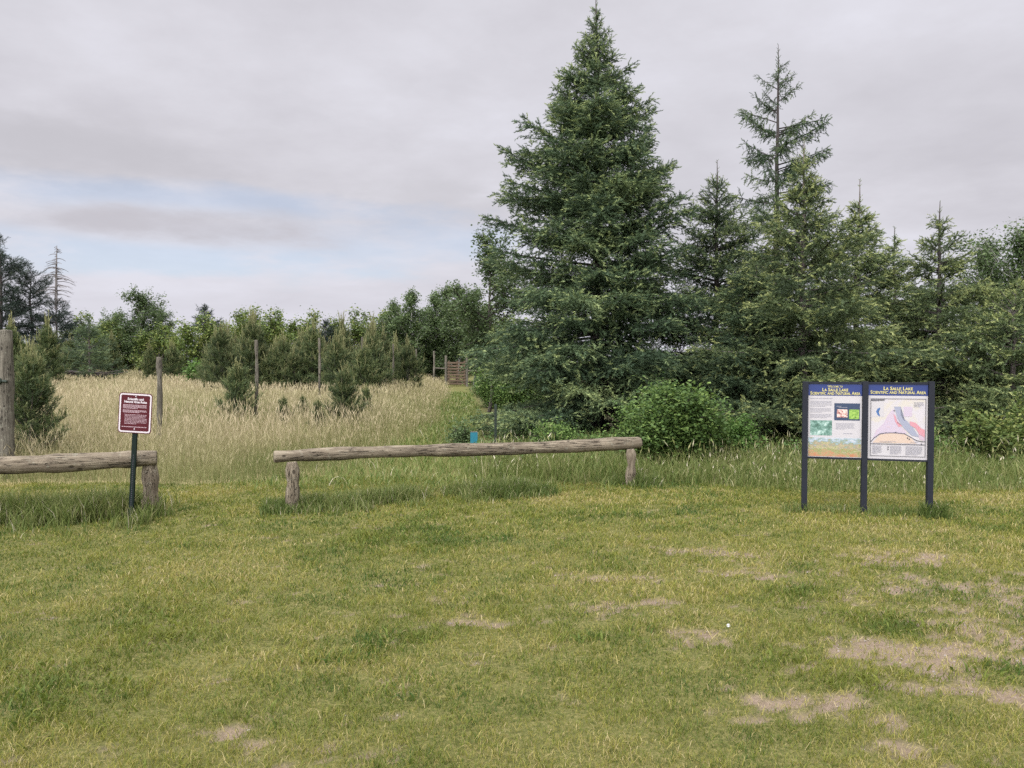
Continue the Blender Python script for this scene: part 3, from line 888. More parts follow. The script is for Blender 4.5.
# ---- far trees beyond the meadow
FAR = 'trees along the far side of the meadow'
w, c = broadleaf(5.2, 2.0, 34, .14, 260, .12, tr=.08, crown_shape=lambda t: max(.55, math.sin(math.pi * (.15 + .72 * t))))
asp = tree_obj('aspen_tree', at(140, 50), w, c, M['bark_pale'], M['leaf_aspen'], 'roundish leafy aspen topping the far tree line above the red sign', group=FAR)
w, c = broadleaf(3.4, 2.2, 26, .15, 230, .05, tr=.06, stems=4)
bus = tree_obj('willow_bush', at(190, 46), w, c, M['bark'], M['leaf_yellow'], 'wide olive green bush in the far tree line beside the roundish aspen', 'bush', FAR)
w, c = broadleaf(5.6, 1.45, 30, .13, 260, .08, tr=.06, crown_shape=lambda t: max(.5, math.sin(math.pi * (.2 + .68 * t))))
slim = tree_obj('aspen_tree', at(414, 47), w, c, M['bark_pale'], M['leaf_aspen'], 'slender aspen at the low end of the aspen stand behind the wooden gate', group=FAR)
for px, d, sc, rz, lab in ((437, 49, .98, 1., 'aspen with a pointed top standing straight behind the wooden gate'),
                           (458, 47, 1.06, 2.2, 'tallest aspen of the stand behind the wooden gate'),
                           (474, 46, 1.0, 4.0, 'aspen closing the stand, partly hidden by the spruce limbs'),
                           (447, 50, 1.1, 5.1, 'aspen deeper in the stand behind the wooden gate'),
                           (428, 53, .9, 3.1, 'low aspen filling the gap between the gate and the pine row'),
                           (396, 48, .9, .6, 'short aspen beside the end of the dense pine row')):
    copy_tree(slim, at(px, d), rz, sc, lab)
for px, d, sc, rz, lab in ((120, 54, .8, 2., 'narrow aspen crown leaning against the roundish aspen'),
                           (160, 56, .85, 4., 'lower aspen crown just behind the roundish aspen')):
    copy_tree(asp, at(px, d), rz, sc, lab)
for px, d, sc, rz in ((235, 52, 1.15, 1), (262, 55, 1.25, 2), (290, 54, 1.2, 3), (320, 56, 1.2, 4), (350, 54, 1.2, 5), (378, 54, 1.2, .4), (120, 50, .95, 2), (70, 50, .7, 4), (158, 48, .85, 5), (40, 46, .65, 1.),
                      (12, 44, .65, 2.), (100, 55, 1.1, 3.3), (500, 52, 1.3, 2.8), (-20, 44, .65, 2.9), (455, 53, .75, .7), (436, 55, .7, 1.7), (405, 50, 1.2, 1.9)):
    copy_tree(bus, at(px, d), rz, sc, 'olive green bush merging into the hazy far tree line')

# tall pines at the far left
pl = lambda t, az: np.interp(t, [0, .3, .45, .6, .8, .93, 1], [.5, 1.1, 1.5, 1.45, 1.05, .6, .1]) * (1 + .3 * math.sin(3 * az + 23 * t))
w, c = conifer(8.6, pl, .42, 5, ang=lambda t: np.interp(t, [0, .5, 1], [-.1, .15, .8]), sag=-.1, up3=.2, step=.15, unit=.34, lat=.5, latdrop=.05, trunk_r=.14, gaps=.22,
               base_t=.2, tipbright=.2, clear=.3, temps=TUFTS, wob=.06)
tp = tree_obj('pine_tree', at(2, 45), w, c, M['bark_dark'], M['needle_dark'], 'tallest dark ragged pine cut by the photo edge above the thick fence post')
w, c = conifer(7.1, pl, .42, 5, ang=lambda t: np.interp(t, [0, .5, 1], [-.1, .15, .8]), sag=-.1, up3=.2, step=.15, unit=.32, lat=.5, latdrop=.05, trunk_r=.12, gaps=.25,
               base_t=.22, tipbright=.2, clear=.25, temps=TUFTS, wob=.06)
tree_obj('pine_tree', at(34, 47), w, c, M['bark_dark'], M['needle_dark'], 'dark ragged pine between the tallest pine and the dead topped pine')
# dead-topped pine
w, c = conifer(4.9, lambda t, az: np.interp(t, [0, .2, .5, .8, 1], [1.7, 1.8, 1.5, 1.0, .4]), .4, 5, sag=-.15, up3=.1, step=.15, unit=.32, lat=.45, trunk_r=.12, gaps=.15,
               base_t=.15, tipbright=.2, clear=.1, temps=TUFTS, wob=.02)
e = tree_obj('pine_tree', at(57, 46), w, c, M['bark_dark'], M['needle_dark'], 'pine with a tall bare dead top of thin twigs and green lower limbs')
dt = MB(); dt.tube([(0, 0, 4.3), (.05, 0, 6.2), (.12, 0, 8.1)], [.085, .06, .012], 6)
for i in range(70):
    z = rng.uniform(4.6, 8.0); a = rng.uniform(0, 6.28); L = np.interp(z, [4.6, 6.5, 8.0], [1.25, .9, .22]) * rng.uniform(.5, 1.1)
    b = np.array([.03 + (z - 4.3) * .024, 0, z]); q = np.linspace(0, 1, 4)
    dt.tube(b + np.stack([np.cos(a) * L * q, np.sin(a) * L * q, L * (.35 * q - .55 * q ** 2)], 1), .020 * (1 - q) + .009, 3, False)
    for k in range(2):
        q0 = rng.uniform(.4, .9); p0 = b + np.array([math.cos(a) * L * q0, math.sin(a) * L * q0, L * (.35 * q0 - .55 * q0 ** 2)])
        a2 = a + rng.choice([-.8, .8]); dt.tube([p0, p0 + np.array([math.cos(a2) * .3 * L, math.sin(a2) * .3 * L, -.05])], [.010, .006], 3, False)
dt.build('dead_top', M['dead_wood'], e)

# ---- jack pines
pj = lambda t, az: np.interp(t, [0, .12, .4, .7, .9, 1], [.5, .72, .66, .36, .14, .02]) * (1 + .15 * math.sin(3 * az + 9 * t))


def jack(H, R, dz=.16, unit=.15, per=6, **k):
    return conifer(H, lambda t, az: pj(t, az) * R, dz, per, ang=lambda t: np.interp(t, [0, .5, 1], [.25, .6, 1.1]), sag=.05, up3=.15, step=.1, unit=unit, lat=.4, latdrop=.1,
                   trunk_r=.03 + .01 * H, base_t=.17, tipbright=.4, clear=.06, temps=TUFTS, twig_up=.45, leader=.3, wob=.02, candles=.55, hang=.2, candle_len=unit * 2.1, **k)


w, c = jack(1.72, .72, .12, .12)
tree_obj('pine_sapling', at(33, 11.6), w, c, M['bark'], M['needle_pine'], 'bushy young pine with pale candle shoots beside the thick fence post', 'pine')
w, c = jack(1.3, .62, .12, .11)
ya = tree_obj('pine_sapling', at(237, 16), w, c, M['bark'], M['needle_pine'], 'young pine in the dry grass a little to the left of a slim fence post', 'pine')
copy_tree(ya, at(345, 15.5), 2.1, (.92, .92, .95), 'young pine with a narrow bare stem in the meadow before the dense pine row')
for px, d, sc, rz, lab in ((284, 15.2, .55, 1., 'small pine seedling between the two larger young pines, nearest the shorter one'),
                           (318, 14.6, .55, 2., 'dark thin pine seedling in the grass below the dense pine row'),
                           (366, 18, .6, 3., 'pale pine seedling at the edge of the mown trail'),
                           (302, 16.5, .5, 5., 'tiny pine seedling half sunk in the dry grass')):
    copy_tree(ya, at(px, d), rz, (sc * .8, sc * .8, sc), lab)
ROW = 'young pines in the dense row behind the fence'
rowlab = 'bushy young pine with pale candle tips in the dense row behind the fence'
vars_ = []
for i, (H, R) in enumerate(((2.45, .95), (2.8, .9), (2.05, 1.0), (2.6, .8), (1.8, .8), (2.3, 1.05))):
    w, c = jack(H, R, .18, .2)
    vars_.append(tree_obj('young_pine', at(222 + 30 * i, 27), w, c, M['bark'], M['needle_pine'], rowlab, 'pine', ROW))
for px in (206, 213, 220, 228, 236, 243, 250, 257, 265, 272, 280, 287, 294, 301, 308, 315, 322, 328, 334, 340, 347, 354, 361, 368, 374, 380, 386, 392, 398, 404):
    d = rng.uniform(24.5, 33) if px < 370 else rng.uniform(31, 38)
    copy_tree(vars_[rng.integers(0, 6)], at(px + rng.uniform(-4, 4), d), rng.uniform(0, 6.28), rng.uniform(.75, 1.12) * (1 if px < 370 else 1.05))
for px, d, sc, lab in ((28, 26, 1.0, 'yellowish bushy pine rising behind the young pine at the thick fence post'), (12, 30, 1.0, 'yellowish pine between the thick fence post and the tall dark pines'),
                       (48, 32, 1.05, 'yellowish pine in front of the dead topped pine'), (70, 40, .95, 'low yellowish pine at the meadow edge beside the drooping pine'),
                       (112, 42, .9, 'low olive pine under the roundish aspen'), (150, 40, .8, 'short olive pine beside the bright green sapling'), (172, 42, .95, 'olive pine just before the bright green sapling'),
                       (225, 38, 1.0, 'olive pine behind the bright green sapling'), (-20, 28, 1., 'yellowish pine outside the thick fence post')):
    copy_tree(vars_[rng.integers(0, 6)], at(px, d), rng.uniform(0, 6.28), sc, lab, 'olive pines scattered along the meadow edge')
# a drooping pine on the crest
w, c = conifer(3.5, lambda t, az: np.interp(t, [0, .15, .45, .75, 1], [1.35, 1.6, 1.15, .5, .05]), .45, 6, ang=lambda t: np.interp(t, [0, .5, 1], [.0, .25, .9]), sag=-.05, up3=.3, step=.13, unit=.26, lat=.34, hang=.4, leader=.7, top=.87, gaps=.1,
               trunk_r=.06, base_t=.2, tipbright=.25, clear=.08, temps=TUFTS)
tree_obj('pine_tree', at(89, 38), w, c, M['bark'], M['needle_spruce'], 'open layered pine with curved limbs on the meadow crest past the red sign')
w, c = conifer(5.0, lambda t, az: np.interp(t, [0, .3, .6, .85, 1], [1.2, 1.4, 1.1, .55, .05]) * (1 + .2 * math.sin(3 * az + 20 * t)), .36, 5, step=.13, unit=.3, lat=.45, trunk_r=.08, base_t=.2, tipbright=.2, gaps=.1, temps=TUFTS)
fp = tree_obj('pine_tree', at(207, 50), w, c, M['bark_dark'], M['needle_dark'], 'dark pointed pine rising above the olive bush in the far tree line')
copy_tree(fp, at(325, 52), 2., .86, 'dark round pine top showing above the dense pine row')
w, c = broadleaf(1.75, .85, 16, .10, 150, .02, tr=.02, stems=3)
tree_obj('sapling', at(204, 34), w, c, M['bark'], M['leaf_bright'], 'bright green leafy sapling at the edge of the dry meadow', 'sapling')


# ---- shrubs at the foot of the spruces
def shrub(name, px, d, H, R, mat, label, leaf=.06, per=260, nl=22, sx=1., up=.75):
    w, c = broadleaf(H, R, nl, leaf, per, .02, tr=.018, stems=7, spread=.22, up=up, crown_shape=lambda t: .55 + .5 * math.sin(math.pi * min(1., t * .9 + .1)))
    e = empty(name, at(px, d), 0, label, 'bush'); e.scale = (sx, 1, 1)
    w.build('stem', M['bark_dark'], e); v, t, cc = c
    mesh_np('foliage', v, t, mat, e, tint=cc)
    return e


sh = shrub('leafy_shrub', 678, 11.6, 1.12, .56, M['leaf_bush'], 'large bright green leafy shrub behind the right end of the log barrier', .055, 380, 40, 1.1, .8)
shrub('leafy_shrub', 645, 12.3, .72, .4, M['leaf_bush'], 'lower leafy shrub spilling out behind the barrier end post', .05, 260, 22)
shrub('leafy_shrub', 738, 12.0, .55, .36, M['leaf_bright'], 'small fresh green shrub between the large shrub and the information board', .05, 200, 20)
shrub('leafy_shrub', 982, 11.8, .66, .42, M['leaf_yellow'], 'yellow green leafy shrub just right of the information board', .06, 200, 24, 1.2)
shrub('leafy_shrub', 903, 12.0, .55, .4, M['leaf_bush'], 'leafy shrub hidden partly behind the information board', .06, 200, 20)
shrub('leafy_shrub', 842, 12.4, .45, .4, M['leaf_bush'], 'low shrub seen between and below the board panels', .05, 180, 18)
shrub('leafy_shrub', 1040, 12.2, .75, .5, M['leaf_yellow'], 'green shrub at the photo edge beyond the yellow green shrub', .055, 200, 24)
shrub('leafy_shrub', 462, 13.4, .42, .26, M['leaf_aspen'], 'small sprig of a shrub just left of the teal tagged post', .045, 90, 12, 1., 1.)
shrub('leafy_shrub', 560, 12.8, .36, .4, M['leaf_bush'], 'knee high shrub under the spruce limbs behind the middle of the log', .045, 140, 14)

for px, d, sc, rz, lab in ((512, 21, 1.15, 1.2, 'shaded bush behind the low limbs of the tallest spruce, next to the trail'),
                           (548, 23, 1.25, 3.4, 'shaded bush deep behind the trunk of the tallest spruce'),
                           (492, 26, 1.1, 5.2, 'shaded bush behind the light green leafy tree above the trail')):
    copy_tree(sh, at(px, d), rz, sc, lab)

# low undergrowth filling the shade between the shrubs
x, y = scatter(60000, -.8, 12, 11.2, 15.5)
k = in_view(x, y, 1.5) & (rng.random(len(x)) < belt_mask(x, y) * sm(fbm(x * 1.1 + 4, y * 1.1, 3), .3, .6))
x, y = x[k], y[k]; n = len(x)
z = ground_z(x, y) + rng.random(n) ** 1.3 * (.15 + .45 * fbm(x * 1.5, y * 1.5 + 30, 3))
v, t, c = leaf_quads(np.stack([x, y, z], 1), rng.uniform(.03, .075, n), rng.normal(.45, .2, n))
tag(mesh_np('undergrowth', v, t, M['leaf_bush'], tint=c), 'low leafy undergrowth in the shade under the spruces', 'undergrowth', kind='stuff')


# ------------------------------------------------------------------ log barriers
def log_between(a, b, r0, r1, name, parent, mat, seg=26, sides=20, sag=.0):
    """a peeled log, slightly crooked, with rounded worn ends; built along its own z axis so the grain follows it"""
    a, b = Vector(a), Vector(b); L = (b - a).length
    s = np.linspace(0, 1, seg)
    s = np.concatenate([[0, .003 / L * 1, .02 / L], s[1:-1], [1 - .02 / L, 1 - .003 / L, 1]])
    r = r0 + (r1 - r0) * s + .005 * np.sin(s * 17 + r0 * 90) + .004 * np.sin(s * 41 + 2) + .0025 * rng.standard_normal(len(s))
    r[0] = r[0] * .86; r[1] *= .93; r[-1] *= .8; r[-2] *= .92
    rr = r[:, None] * (1 + .035 * np.sin(np.arange(sides) * 2 * math.pi / sides * 2 + s[:, None] * 3) + .016 * rng.standard_normal((len(s), sides)) + .02 * rng.standard_normal(sides)[None])
    pts = np.stack([.012 * np.sin(s * 5 + 1), .010 * np.sin(s * 7), s * L], 1)
    m = MB(); m.tube(pts, rr, sides)
    o = m.build(name, mat, parent, True)
    q = (b - a).to_track_quat('Z', 'Y')
    o.rotation_mode = 'QUATERNION'; o.rotation_quaternion = q; o.location = a
    return o


def barrier(label, posts, logpts, r0, r1, pr, top):
    base = posts[0]
    e = empty('log_barrier', (base[0], base[1], gz(*base)), 0, label, 'barrier')
    inv = Vector(e.location)
    for i, p in enumerate(posts):
        log_between(Vector((p[0], p[1], gz(*p) - .15)) - inv, Vector((p[0] + .01, p[1], top[i])) - inv, pr[i], pr[i] * .94, 'post', e, M['log'], 10)
    log_between(Vector(logpts[0]) - inv, Vector(logpts[1]) - inv, r0, r1, 'rail', e, M['log'])
    return e


# short one running out of the photo on the left
lp = (LPOST[0], LPOST[1])
la_ = P(157, 458, LPOST[1] - .02); lb_ = P(0, 464.5, LPOST[1] - .5)
far_end = la_ + (lb_ - la_) * 2.35
lp2 = la_ + (lb_ - la_) * 2.25
barrier('weathered log barrier with the maroon sign leaning before it', [lp, (lp2.x, lp2.y)], [far_end, la_], .088, .082, (.078, .08), (la_.z - .06, lp2.z - .06))
ra = P(274, 457, 8.28); rb = P(640, 443, 10.05)
barrier('longer weathered log barrier crossing the gap in front of the tallest spruce', [(R0[0], R0[1]), (R1[0], R1[1])], [ra, rb], .064, .080, (.068, .060), (ra.z - .045, rb.z - .06))

# ------------------------------------------------------------------ fence posts receding through the meadow
FG = 'weathered fence posts crossing the meadow'
posts = [(5, 10.6, 330, .088, 'thick grey fence post by the photo edge with a dark green bracket'),
         (158.5, 13.2, 357, .045, 'tall slim fence post just behind the red sign'),
         (256, 16.2, 340, .036, 'slim fence post between the shorter young pine and the first seedling'),
         (319, 22, 338, .034, 'slim fence post standing before the middle of the dense pine row'),
         (362, 26, 337, .034, 'slim fence post before the thinner end of the dense pine row'),
         (393, 31, 344, .034, 'slim fence post where the dense pine row ends'),
         (416, 37, 349, .036, 'slim fence post midway between the pine row and the gate')]
for px, d, topy, r, lab in posts:
    b = at(px, d); tz = P(px, topy, d).z
    e = empty('fence_post', b, 0, lab, 'post', FG)
    log_between((0, 0, -.2), (.02 if px > 100 else .03, 0, tz - b[2]), r * 1.04, r * .95, 'pole', e, M['post_wood'], 12, 14)
    if px < 20:
        m = MB(); zz0 = P(px, 381, d).z - b[2]
        m.tube([(-.02, -.09, zz0), (-.02, -.125, zz0 + .0)], [.05, .04], 10); m.tube([(.03, -.10, zz0), (.09, -.10, zz0 - .005)], [.02, .018], 8)
        m.build('bracket', M['dark_metal'], e)

# wooden gate at the far end of the trail
g0 = at(446, 44); g1 = at(467, 43.6)
gd = Vector(g1) - Vector(g0); gw = gd.length
e = empty('wooden_gate', g0, math.atan2(gd.y, gd.x), 'brown plank gate between two posts at the far end of the mown trail', 'gate')
hh = P(446, 355.5, 44).z - g0[2]
for xx, nm in ((0, 'post'), (gw, 'post')):
    m = MB(); m.tube([(xx, 0, -.2), (xx, 0, hh)], [.075, .07], 10); m.build(nm, M['post_wood'], e)
m = MB()
for i in range(8):
    z0 = .12 + i * (hh - .42) / 8
    m.box((.09, -.02, z0), (gw - .09, .015, z0 + (hh - .42) / 8 - .07))
for xx in (.12, gw / 2, gw - .2): m.box((xx, .016, .1), (xx + .09, .045, hh - .3))
m.build('plank_panel', M['gate_wood'], e)
for (xa, xb, zf) in ((-.72, -.075, .58), (gw + .075, gw + 1.1, .50)):
    m = MB(); m.tube([(xa, .0, hh * zf + .02), (xb, 0, hh * zf)], [.04, .04], 8); m.build('side_rail', M['post_wood'], e)
b = at(434, 44); e = empty('fence_post', b, 0, 'slim fence post joined to the wooden gate by a short side rail', 'post', FG)
log_between((0, 0, -.2), (0, 0, P(434, 351, 44).z - b[2]), .06, .055, 'pole', e, M['post_wood'], 8, 10)

# fallen brush on the crest
m = MB(); f0 = P(52, 377, 37.5)
for i in range(9):
    q = np.linspace(0, 1, 8); L = rng.uniform(.8, 2.7); x0 = rng.uniform(0, 1.2)
    m.tube(np.stack([x0 + q * L, rng.normal(0, .1) + .1 * np.sin(q * 3 + i), .35 - .35 * np.sin(q * 2.4) * rng.uniform(.4, 1) + .1 * rng.random() + .15 * q], 1), .03 * (1 - q) + .01, 4, False)
fb = m.build('fallen_branch', M['bark_dark']); fb.location = (f0.x, f0.y, gz(f0.x, f0.y) + .38)
tag(fb, 'dark fallen branch lying curved on the crest of the dry meadow', 'branch')

# ------------------------------------------------------------------ trail marker post with its teal tag, and the dark stake
b = at(474, 12.4); e = empty('trail_marker', b, 0, 'short grey wooden post with a teal tag near its top at the spruce edge', 'post')
tz = P(474, 431.5, 12.4).z - b[2]
m = MB(); hw = .055
m.box((-hw, -.04, -.1), (hw, .04, tz)); m.build('post', M['post_wood'], e)
m = MB(); m.box((-.058, -.052, tz - .19), (.058, -.042, tz - .01)); tg = m.build('tag', M['teal'], e)
b = at(495.5, 13.0); e = empty('metal_stake', b, 0, 'thin dark metal stake standing upright against the spruce limbs', 'stake')
tz = P(495, 404, 13.0).z - b[2]
m = MB(); m.box((-.022, -.004, -.1), (.022, .004, tz)); m.box((-.004, .0045, -.1), (.004, .035, tz))
for i in range(14): m.box((-.008, -.016, .1 + i * (tz - .15) / 14), (.008, -.0045, .13 + i * (tz - .15) / 14))
m.build('stake_bar', M['dark_metal'], e)


# ------------------------------------------------------------------ flat printing helpers (x to the right, z up, printed side towards -y)
def words_block(m, x0, x1, z0, z1, rows, fill, yy, th=.45, lastshort=True, dx=.012):
    rh = (z0 - z1) / rows
    for i in range(rows):
        zt = z0 - i * rh; x = x0; end = x1 if not (lastshort and i == rows - 1) else x0 + (x1 - x0) * rng.uniform(.4, .8)
        end = x0 + (end - x0) * rng.uniform(.92, 1)
        while x < end - .003:
            wl = min(rng.uniform(.5, 2.2) * dx, end - x)
            m.poly([(x, yy, zt - rh * th), (x + wl, yy, zt - rh * th), (x + wl, yy, zt), (x, yy, zt)])
            x += wl + dx * .28 / max(fill, .2) * .8


def text(body, name, size, x, z, yy, mat, parent, small=.78, width=None, caps=True, bold=.0):
    cu = bpy.data.curves.new(name, 'FONT'); cu.body = body; cu.size = size; cu.align_x = 'CENTER'; cu.align_y = 'CENTER'
    cu.extrude = .0004; cu.offset = bold; cu.resolution_u = 3
    if caps:
        cu.small_caps_scale = small
        for f in cu.body_format: f.use_small_caps = True
    o = bpy.data.objects.new(name, cu); C.objects.link(o); o.parent = parent
    cu.materials.append(mat)
    bpy.context.view_layer.update()
    w = o.dimensions.x
    o.location = (x, yy, z); o.rotation_euler = (math.pi / 2, 0, 0)
    if width: o.scale = (width / w, 1, 1)
    bpy.context.view_layer.update()
    me = bpy.data.meshes.new_from_object(o.evaluated_get(bpy.context.evaluated_depsgraph_get()))
    me.materials.clear(); me.materials.append(mat)
    r = bpy.data.objects.new(name, me); C.objects.link(r); r.parent = parent
    r.location = o.location; r.rotation_euler = o.rotation_euler; r.scale = o.scale
    bpy.data.objects.remove(o); r.name = name
    return r


def rounded(w, h, r, n=6):
    p = []
    for cx_, cz_, a0 in ((w / 2 - r, h / 2 - r, 0), (-w / 2 + r, h / 2 - r, 90), (-w / 2 + r, -h / 2 + r, 180), (w / 2 - r, -h / 2 + r, 270)):
        for k in range(n + 1):
            a = math.radians(a0 + 90 * k / n); p.append((cx_ + r * math.cos(a), cz_ + r * math.sin(a)))
    return p


def plate(m, pts, y0, y1):
    """extruded outline in x,z between y0 (front) and y1 (back)"""
    n = len(pts); c = np.mean(np.asarray(pts), axis=0)
    v = [(x, y0, z) for x, z in pts] + [(x, y1, z) for x, z in pts] + [(c[0], y0, c[1]), (c[0], y1, c[1])]
    t = []; q = []
    for i in range(n):
        j = (i + 1) % n
        t += [(i, 2 * n, j), (n + i, n + j, 2 * n + 1)]; q.append((i, j, n + j, n + i))
    m.add(v, t, q)


def ring(m, outer, inner, y0, y1):
    n = len(outer)
    v = [(x, y0, z) for x, z in outer] + [(x, y0, z) for x, z in inner] + [(x, y1, z) for x, z in outer] + [(x, y1, z) for x, z in inner]
    q = []
    for i in range(n):
        j = (i + 1) % n
        q += [(i, n + i, n + j, j), (i, j, 2 * n + j, 2 * n + i), (n + i, 3 * n + i, 3 * n + j, n + j)]
    m.add(v, (), q)


# ------------------------------------------------------------------ the red rules sign
sb = P(130.5, 521, 7.75); top = P(138.5, 393, 7.75)
e = empty('rules_sign', (sb.x, sb.y, gz(sb.x, sb.y)), 0, 'maroon sign with white border and lettering on a leaning dark green metal post', 'sign')
e.rotation_euler = (0.02, math.radians(3.9), math.radians(4))
Hs = (top - Vector(e.location)).length
m = MB()
# U-channel post
m.box((-.022, -.006, -.15), (.022, .0, Hs - .02)); m.box((-.022, .0005, -.15), (-.017, .024, Hs - .02)); m.box((.017, .0005, -.15), (.022, .024, Hs - .02))
m.build('post', M['green_metal'], e)
m = MB()
for i in range(34):
    z0 = .02 + i * .0195
    if z0 > Hs - .47: break
    m.tube([(0, -.0075, z0), (0, -.0062, z0)], [.0055, .0055], 8)
m.build('post_hole', M['dark_ink'], e)
Wp, Hp = .325, .405; zc = Hs - Hp / 2
pan = MB(); plate(pan, [(x, z + zc) for x, z in rounded(Wp, Hp, .03)], -.0125, -.0095)
pn = pan.build('sign_panel', M['maroon'], e)
m = MB(); ring(m, [(x, z + zc) for x, z in rounded(Wp - .016, Hp - .016, .026)], [(x, z + zc) for x, z in rounded(Wp - .044, Hp - .044, .016)], -.0140, -.0127)
m.build('border', M['sign_white'], pn)
yy = -.0140
text('Scientific and', 'lettering', .032, 0, zc + .140, yy, M['sign_white'], pn, width=.155, caps=False, bold=.0012)
text('Natural Area Rules', 'lettering', .032, 0, zc + .112, yy, M['sign_white'], pn, width=.22, caps=False, bold=.0012)
m = MB()
words_block(m, -.120, .120, zc + .084, zc + .040, 4, 1, yy, .55)
words_block(m, -.120, .115, zc + .030, zc + .000, 3, 1, yy, .58)
m.build('paragraph', M['pink_ink'], pn)
m = MB()
words_block(m, -.100, .120, zc - .014, zc - .118, 8, .9, yy, .38, True, .016)
m.build('rule_list', M['pink_ink'], pn)
m = MB(); words_block(m, -.125, .120, zc - .136, zc - .146, 1, 1, yy, .7, False); m.build('footer_line', M['pink_ink'], pn)
for zz_ in (zc + .170, zc - .160):
    m = MB(); m.tube([(0, -.0165, zz_), (0, -.0128, zz_)], [.005, .0065], 10); m.build('bolt', M['sign_white'], pn)

# ------------------------------------------------------------------ the information board
bl, br = Vector((*B0, 0)), Vector((*B1, 0))
ax = (br - bl); Wb = ax.length
e = empty('information_board', (bl.x, bl.y, gz(bl.x, bl.y)), math.atan2(ax.y, ax.x), 'dark metal information board with two blue headed panels on three posts', 'sign')
HB = 1.385
pw = .027
for i, xx in enumerate((0, Wb * .485, Wb)):
    m = MB()
    m.box((xx - pw, -.04, -.2), (xx + pw, .04, HB + .004 * i)); m.build('post', M['navy_metal'], e)
for fa, fb_ in ((pw + .001, Wb * .485 - pw - .001), (Wb * .485 + pw + .001, Wb - pw - .001)):
    for za, zb in ((HB - .022, HB - .002), (.564, .582)):
        m = MB(); m.box((fa, -.025, za), (fb_, .025, zb)); m.build('frame_rail', M['navy_metal'], e)



def panel_base(x0, x1, z0, z1):
    m = MB(); m.box((x0, -.014, z0), (x1, .010, z1))
    pn = m.build('panel', M['paper'], e)
    U = lambda u, v: (x0 + (x1 - x0) * u, z1 + (z0 - z1) * v)

    def patch(name, mat, u0, v0, u1, v1, lev=1, parent=pn):
        m = MB(); a = U(u0, v0); b = U(u1, v1); y = -.014 - .0012 * lev
        m.box((a[0], y, b[1]), (b[0], y + .0008, a[1])); return m.build(name, mat, parent)

    def shape(name, mat, pts, lev, fan=True):
        m = MB(); plate(m, [U(u, v) for u, v in pts][::-1], -.014 - .0012 * lev, -.014 - .0012 * lev + .0007); return m.build(name, mat, pn)
    return pn, U, patch, shape


z1, z0 = HB - .024, .585
xa, xb = pw + .003, Wb * .485 - pw - .003
pn, U, patch, shape = panel_base(xa, xb, z0, z1)
wp = xb - xa; hp = z1 - z0; yt = -.0172
patch('header', M['header_blue'], 0, 0, 1, .160)
text('Welcome to', 'lettering', .036, *U(.5, .034), yt, M['yellow_ink'], pn, width=wp * .28, bold=.0004)
text('La Salle Lake', 'lettering', .050, *U(.5, .080), yt, M['yellow_ink'], pn, width=wp * .48, bold=.0010)
text('Scientific and Natural Area', 'lettering', .050, *U(.5, .128), yt, M['yellow_ink'], pn, width=wp * .93, bold=.0008)
patch('picture', M['inset_navy'], .49, .262, .965, .495)
patch('picture', M['pic_fungus'], .54, .345, .735, .455, 2); patch('picture', M['pic_leaf'], .765, .345, .95, .475, 2)
patch('picture', M['pic_falls'], .04, .50, .45, .705); patch('picture', M['pic_valley'], .008, .735, .992, .992)
m = MB()
for (u0, u1, v0, v1, r) in ((.04, .92, .195, .215, 1), (.04, .45, .235, .32, 5), (.04, .45, .335, .40, 4), (.04, .45, .415, .475, 4), (.52, .88, .535, .625, 6), (.66, .92, .67, .69, 1)):
    m = MB(); a, b = U(u0, v0), U(u1, v1); words_block(m, a[0], b[0], a[1], b[1], r, 1, -.0152, .38, True, .02); m.build('paragraph', M['grey_ink'], pn)
for (u0, u1, v) in ((.53, .75, .30), (.57, .9, .315)):
    a, b = U(u0, v), U(u1, v + .012); m = MB(); words_block(m, a[0], b[0], a[1], b[1], 1, 1, -.0162, .6, True, .014); m.build('caption', M['grey_ink'], pn)

xa, xb = Wb * .485 + pw + .003, Wb - pw - .003
pn, U, patch, shape = panel_base(xa, xb, z0 - .002, z1 + .004)
wp = xb - xa
patch('header', M['header_blue'], 0, 0, 1, .155)
text('La Salle Lake', 'lettering', .050, *U(.5, .062), yt, M['yellow_ink'], pn, width=wp * .49, bold=.0010)
text('Scientific and Natural Area', 'lettering', .050, *U(.5, .112), yt, M['yellow_ink'], pn, width=wp * .93, bold=.0008)
patch('map_sheet', M['map_tan'], .045, .197, .965, .80)
shape('map_area', M['map_mauve'], [(.42, .33), (.47, .42), (.56, .56), (.66, .64), (.64, .66), (.2, .67), (.08, .75), (.14, .62), (.27, .52), (.33, .42)], 2)
shape('map_area', M['map_lake'], [(.44, .30), (.55, .30), (.55, .42), (.66, .49), (.76, .57), (.86, .70), (.74, .68), (.60, .58), (.50, .46)], 3)
shape('map_area', M['map_mauve'], [(.60, .30), (.74, .30), (.74, .43), (.60, .43)], 2)
shape('map_area', M['map_red'], [(.70, .49), (.80, .51), (.90, .585), (.955, .60), (.955, .70), (.86, .66), (.80, .58), (.71, .545)], 4)
shape('map_area', M['map_pink'], [(.84, .66), (.955, .70), (.955, .745), (.88, .735)], 3)
shape('map_area', M['map_red'], [(.43, .40), (.46, .42), (.50, .52), (.58, .555), (.52, .57), (.46, .50)], 3)
shape('map_area', M['map_orange'], [(.08, .785), (.21, .675), (.4, .655), (.62, .665), (.74, .72), (.82, .785)], 3)
patch('map_inset', M['paper'], .05, .205, .265, .44, 2)
shape('map_inset_lake', M['map_blue'], [(.20, .315), (.205, .335), (.165, .37), (.20, .42), (.20, .435), (.165, .415), (.135, .37), (.16, .33)], 3)
m = MB()


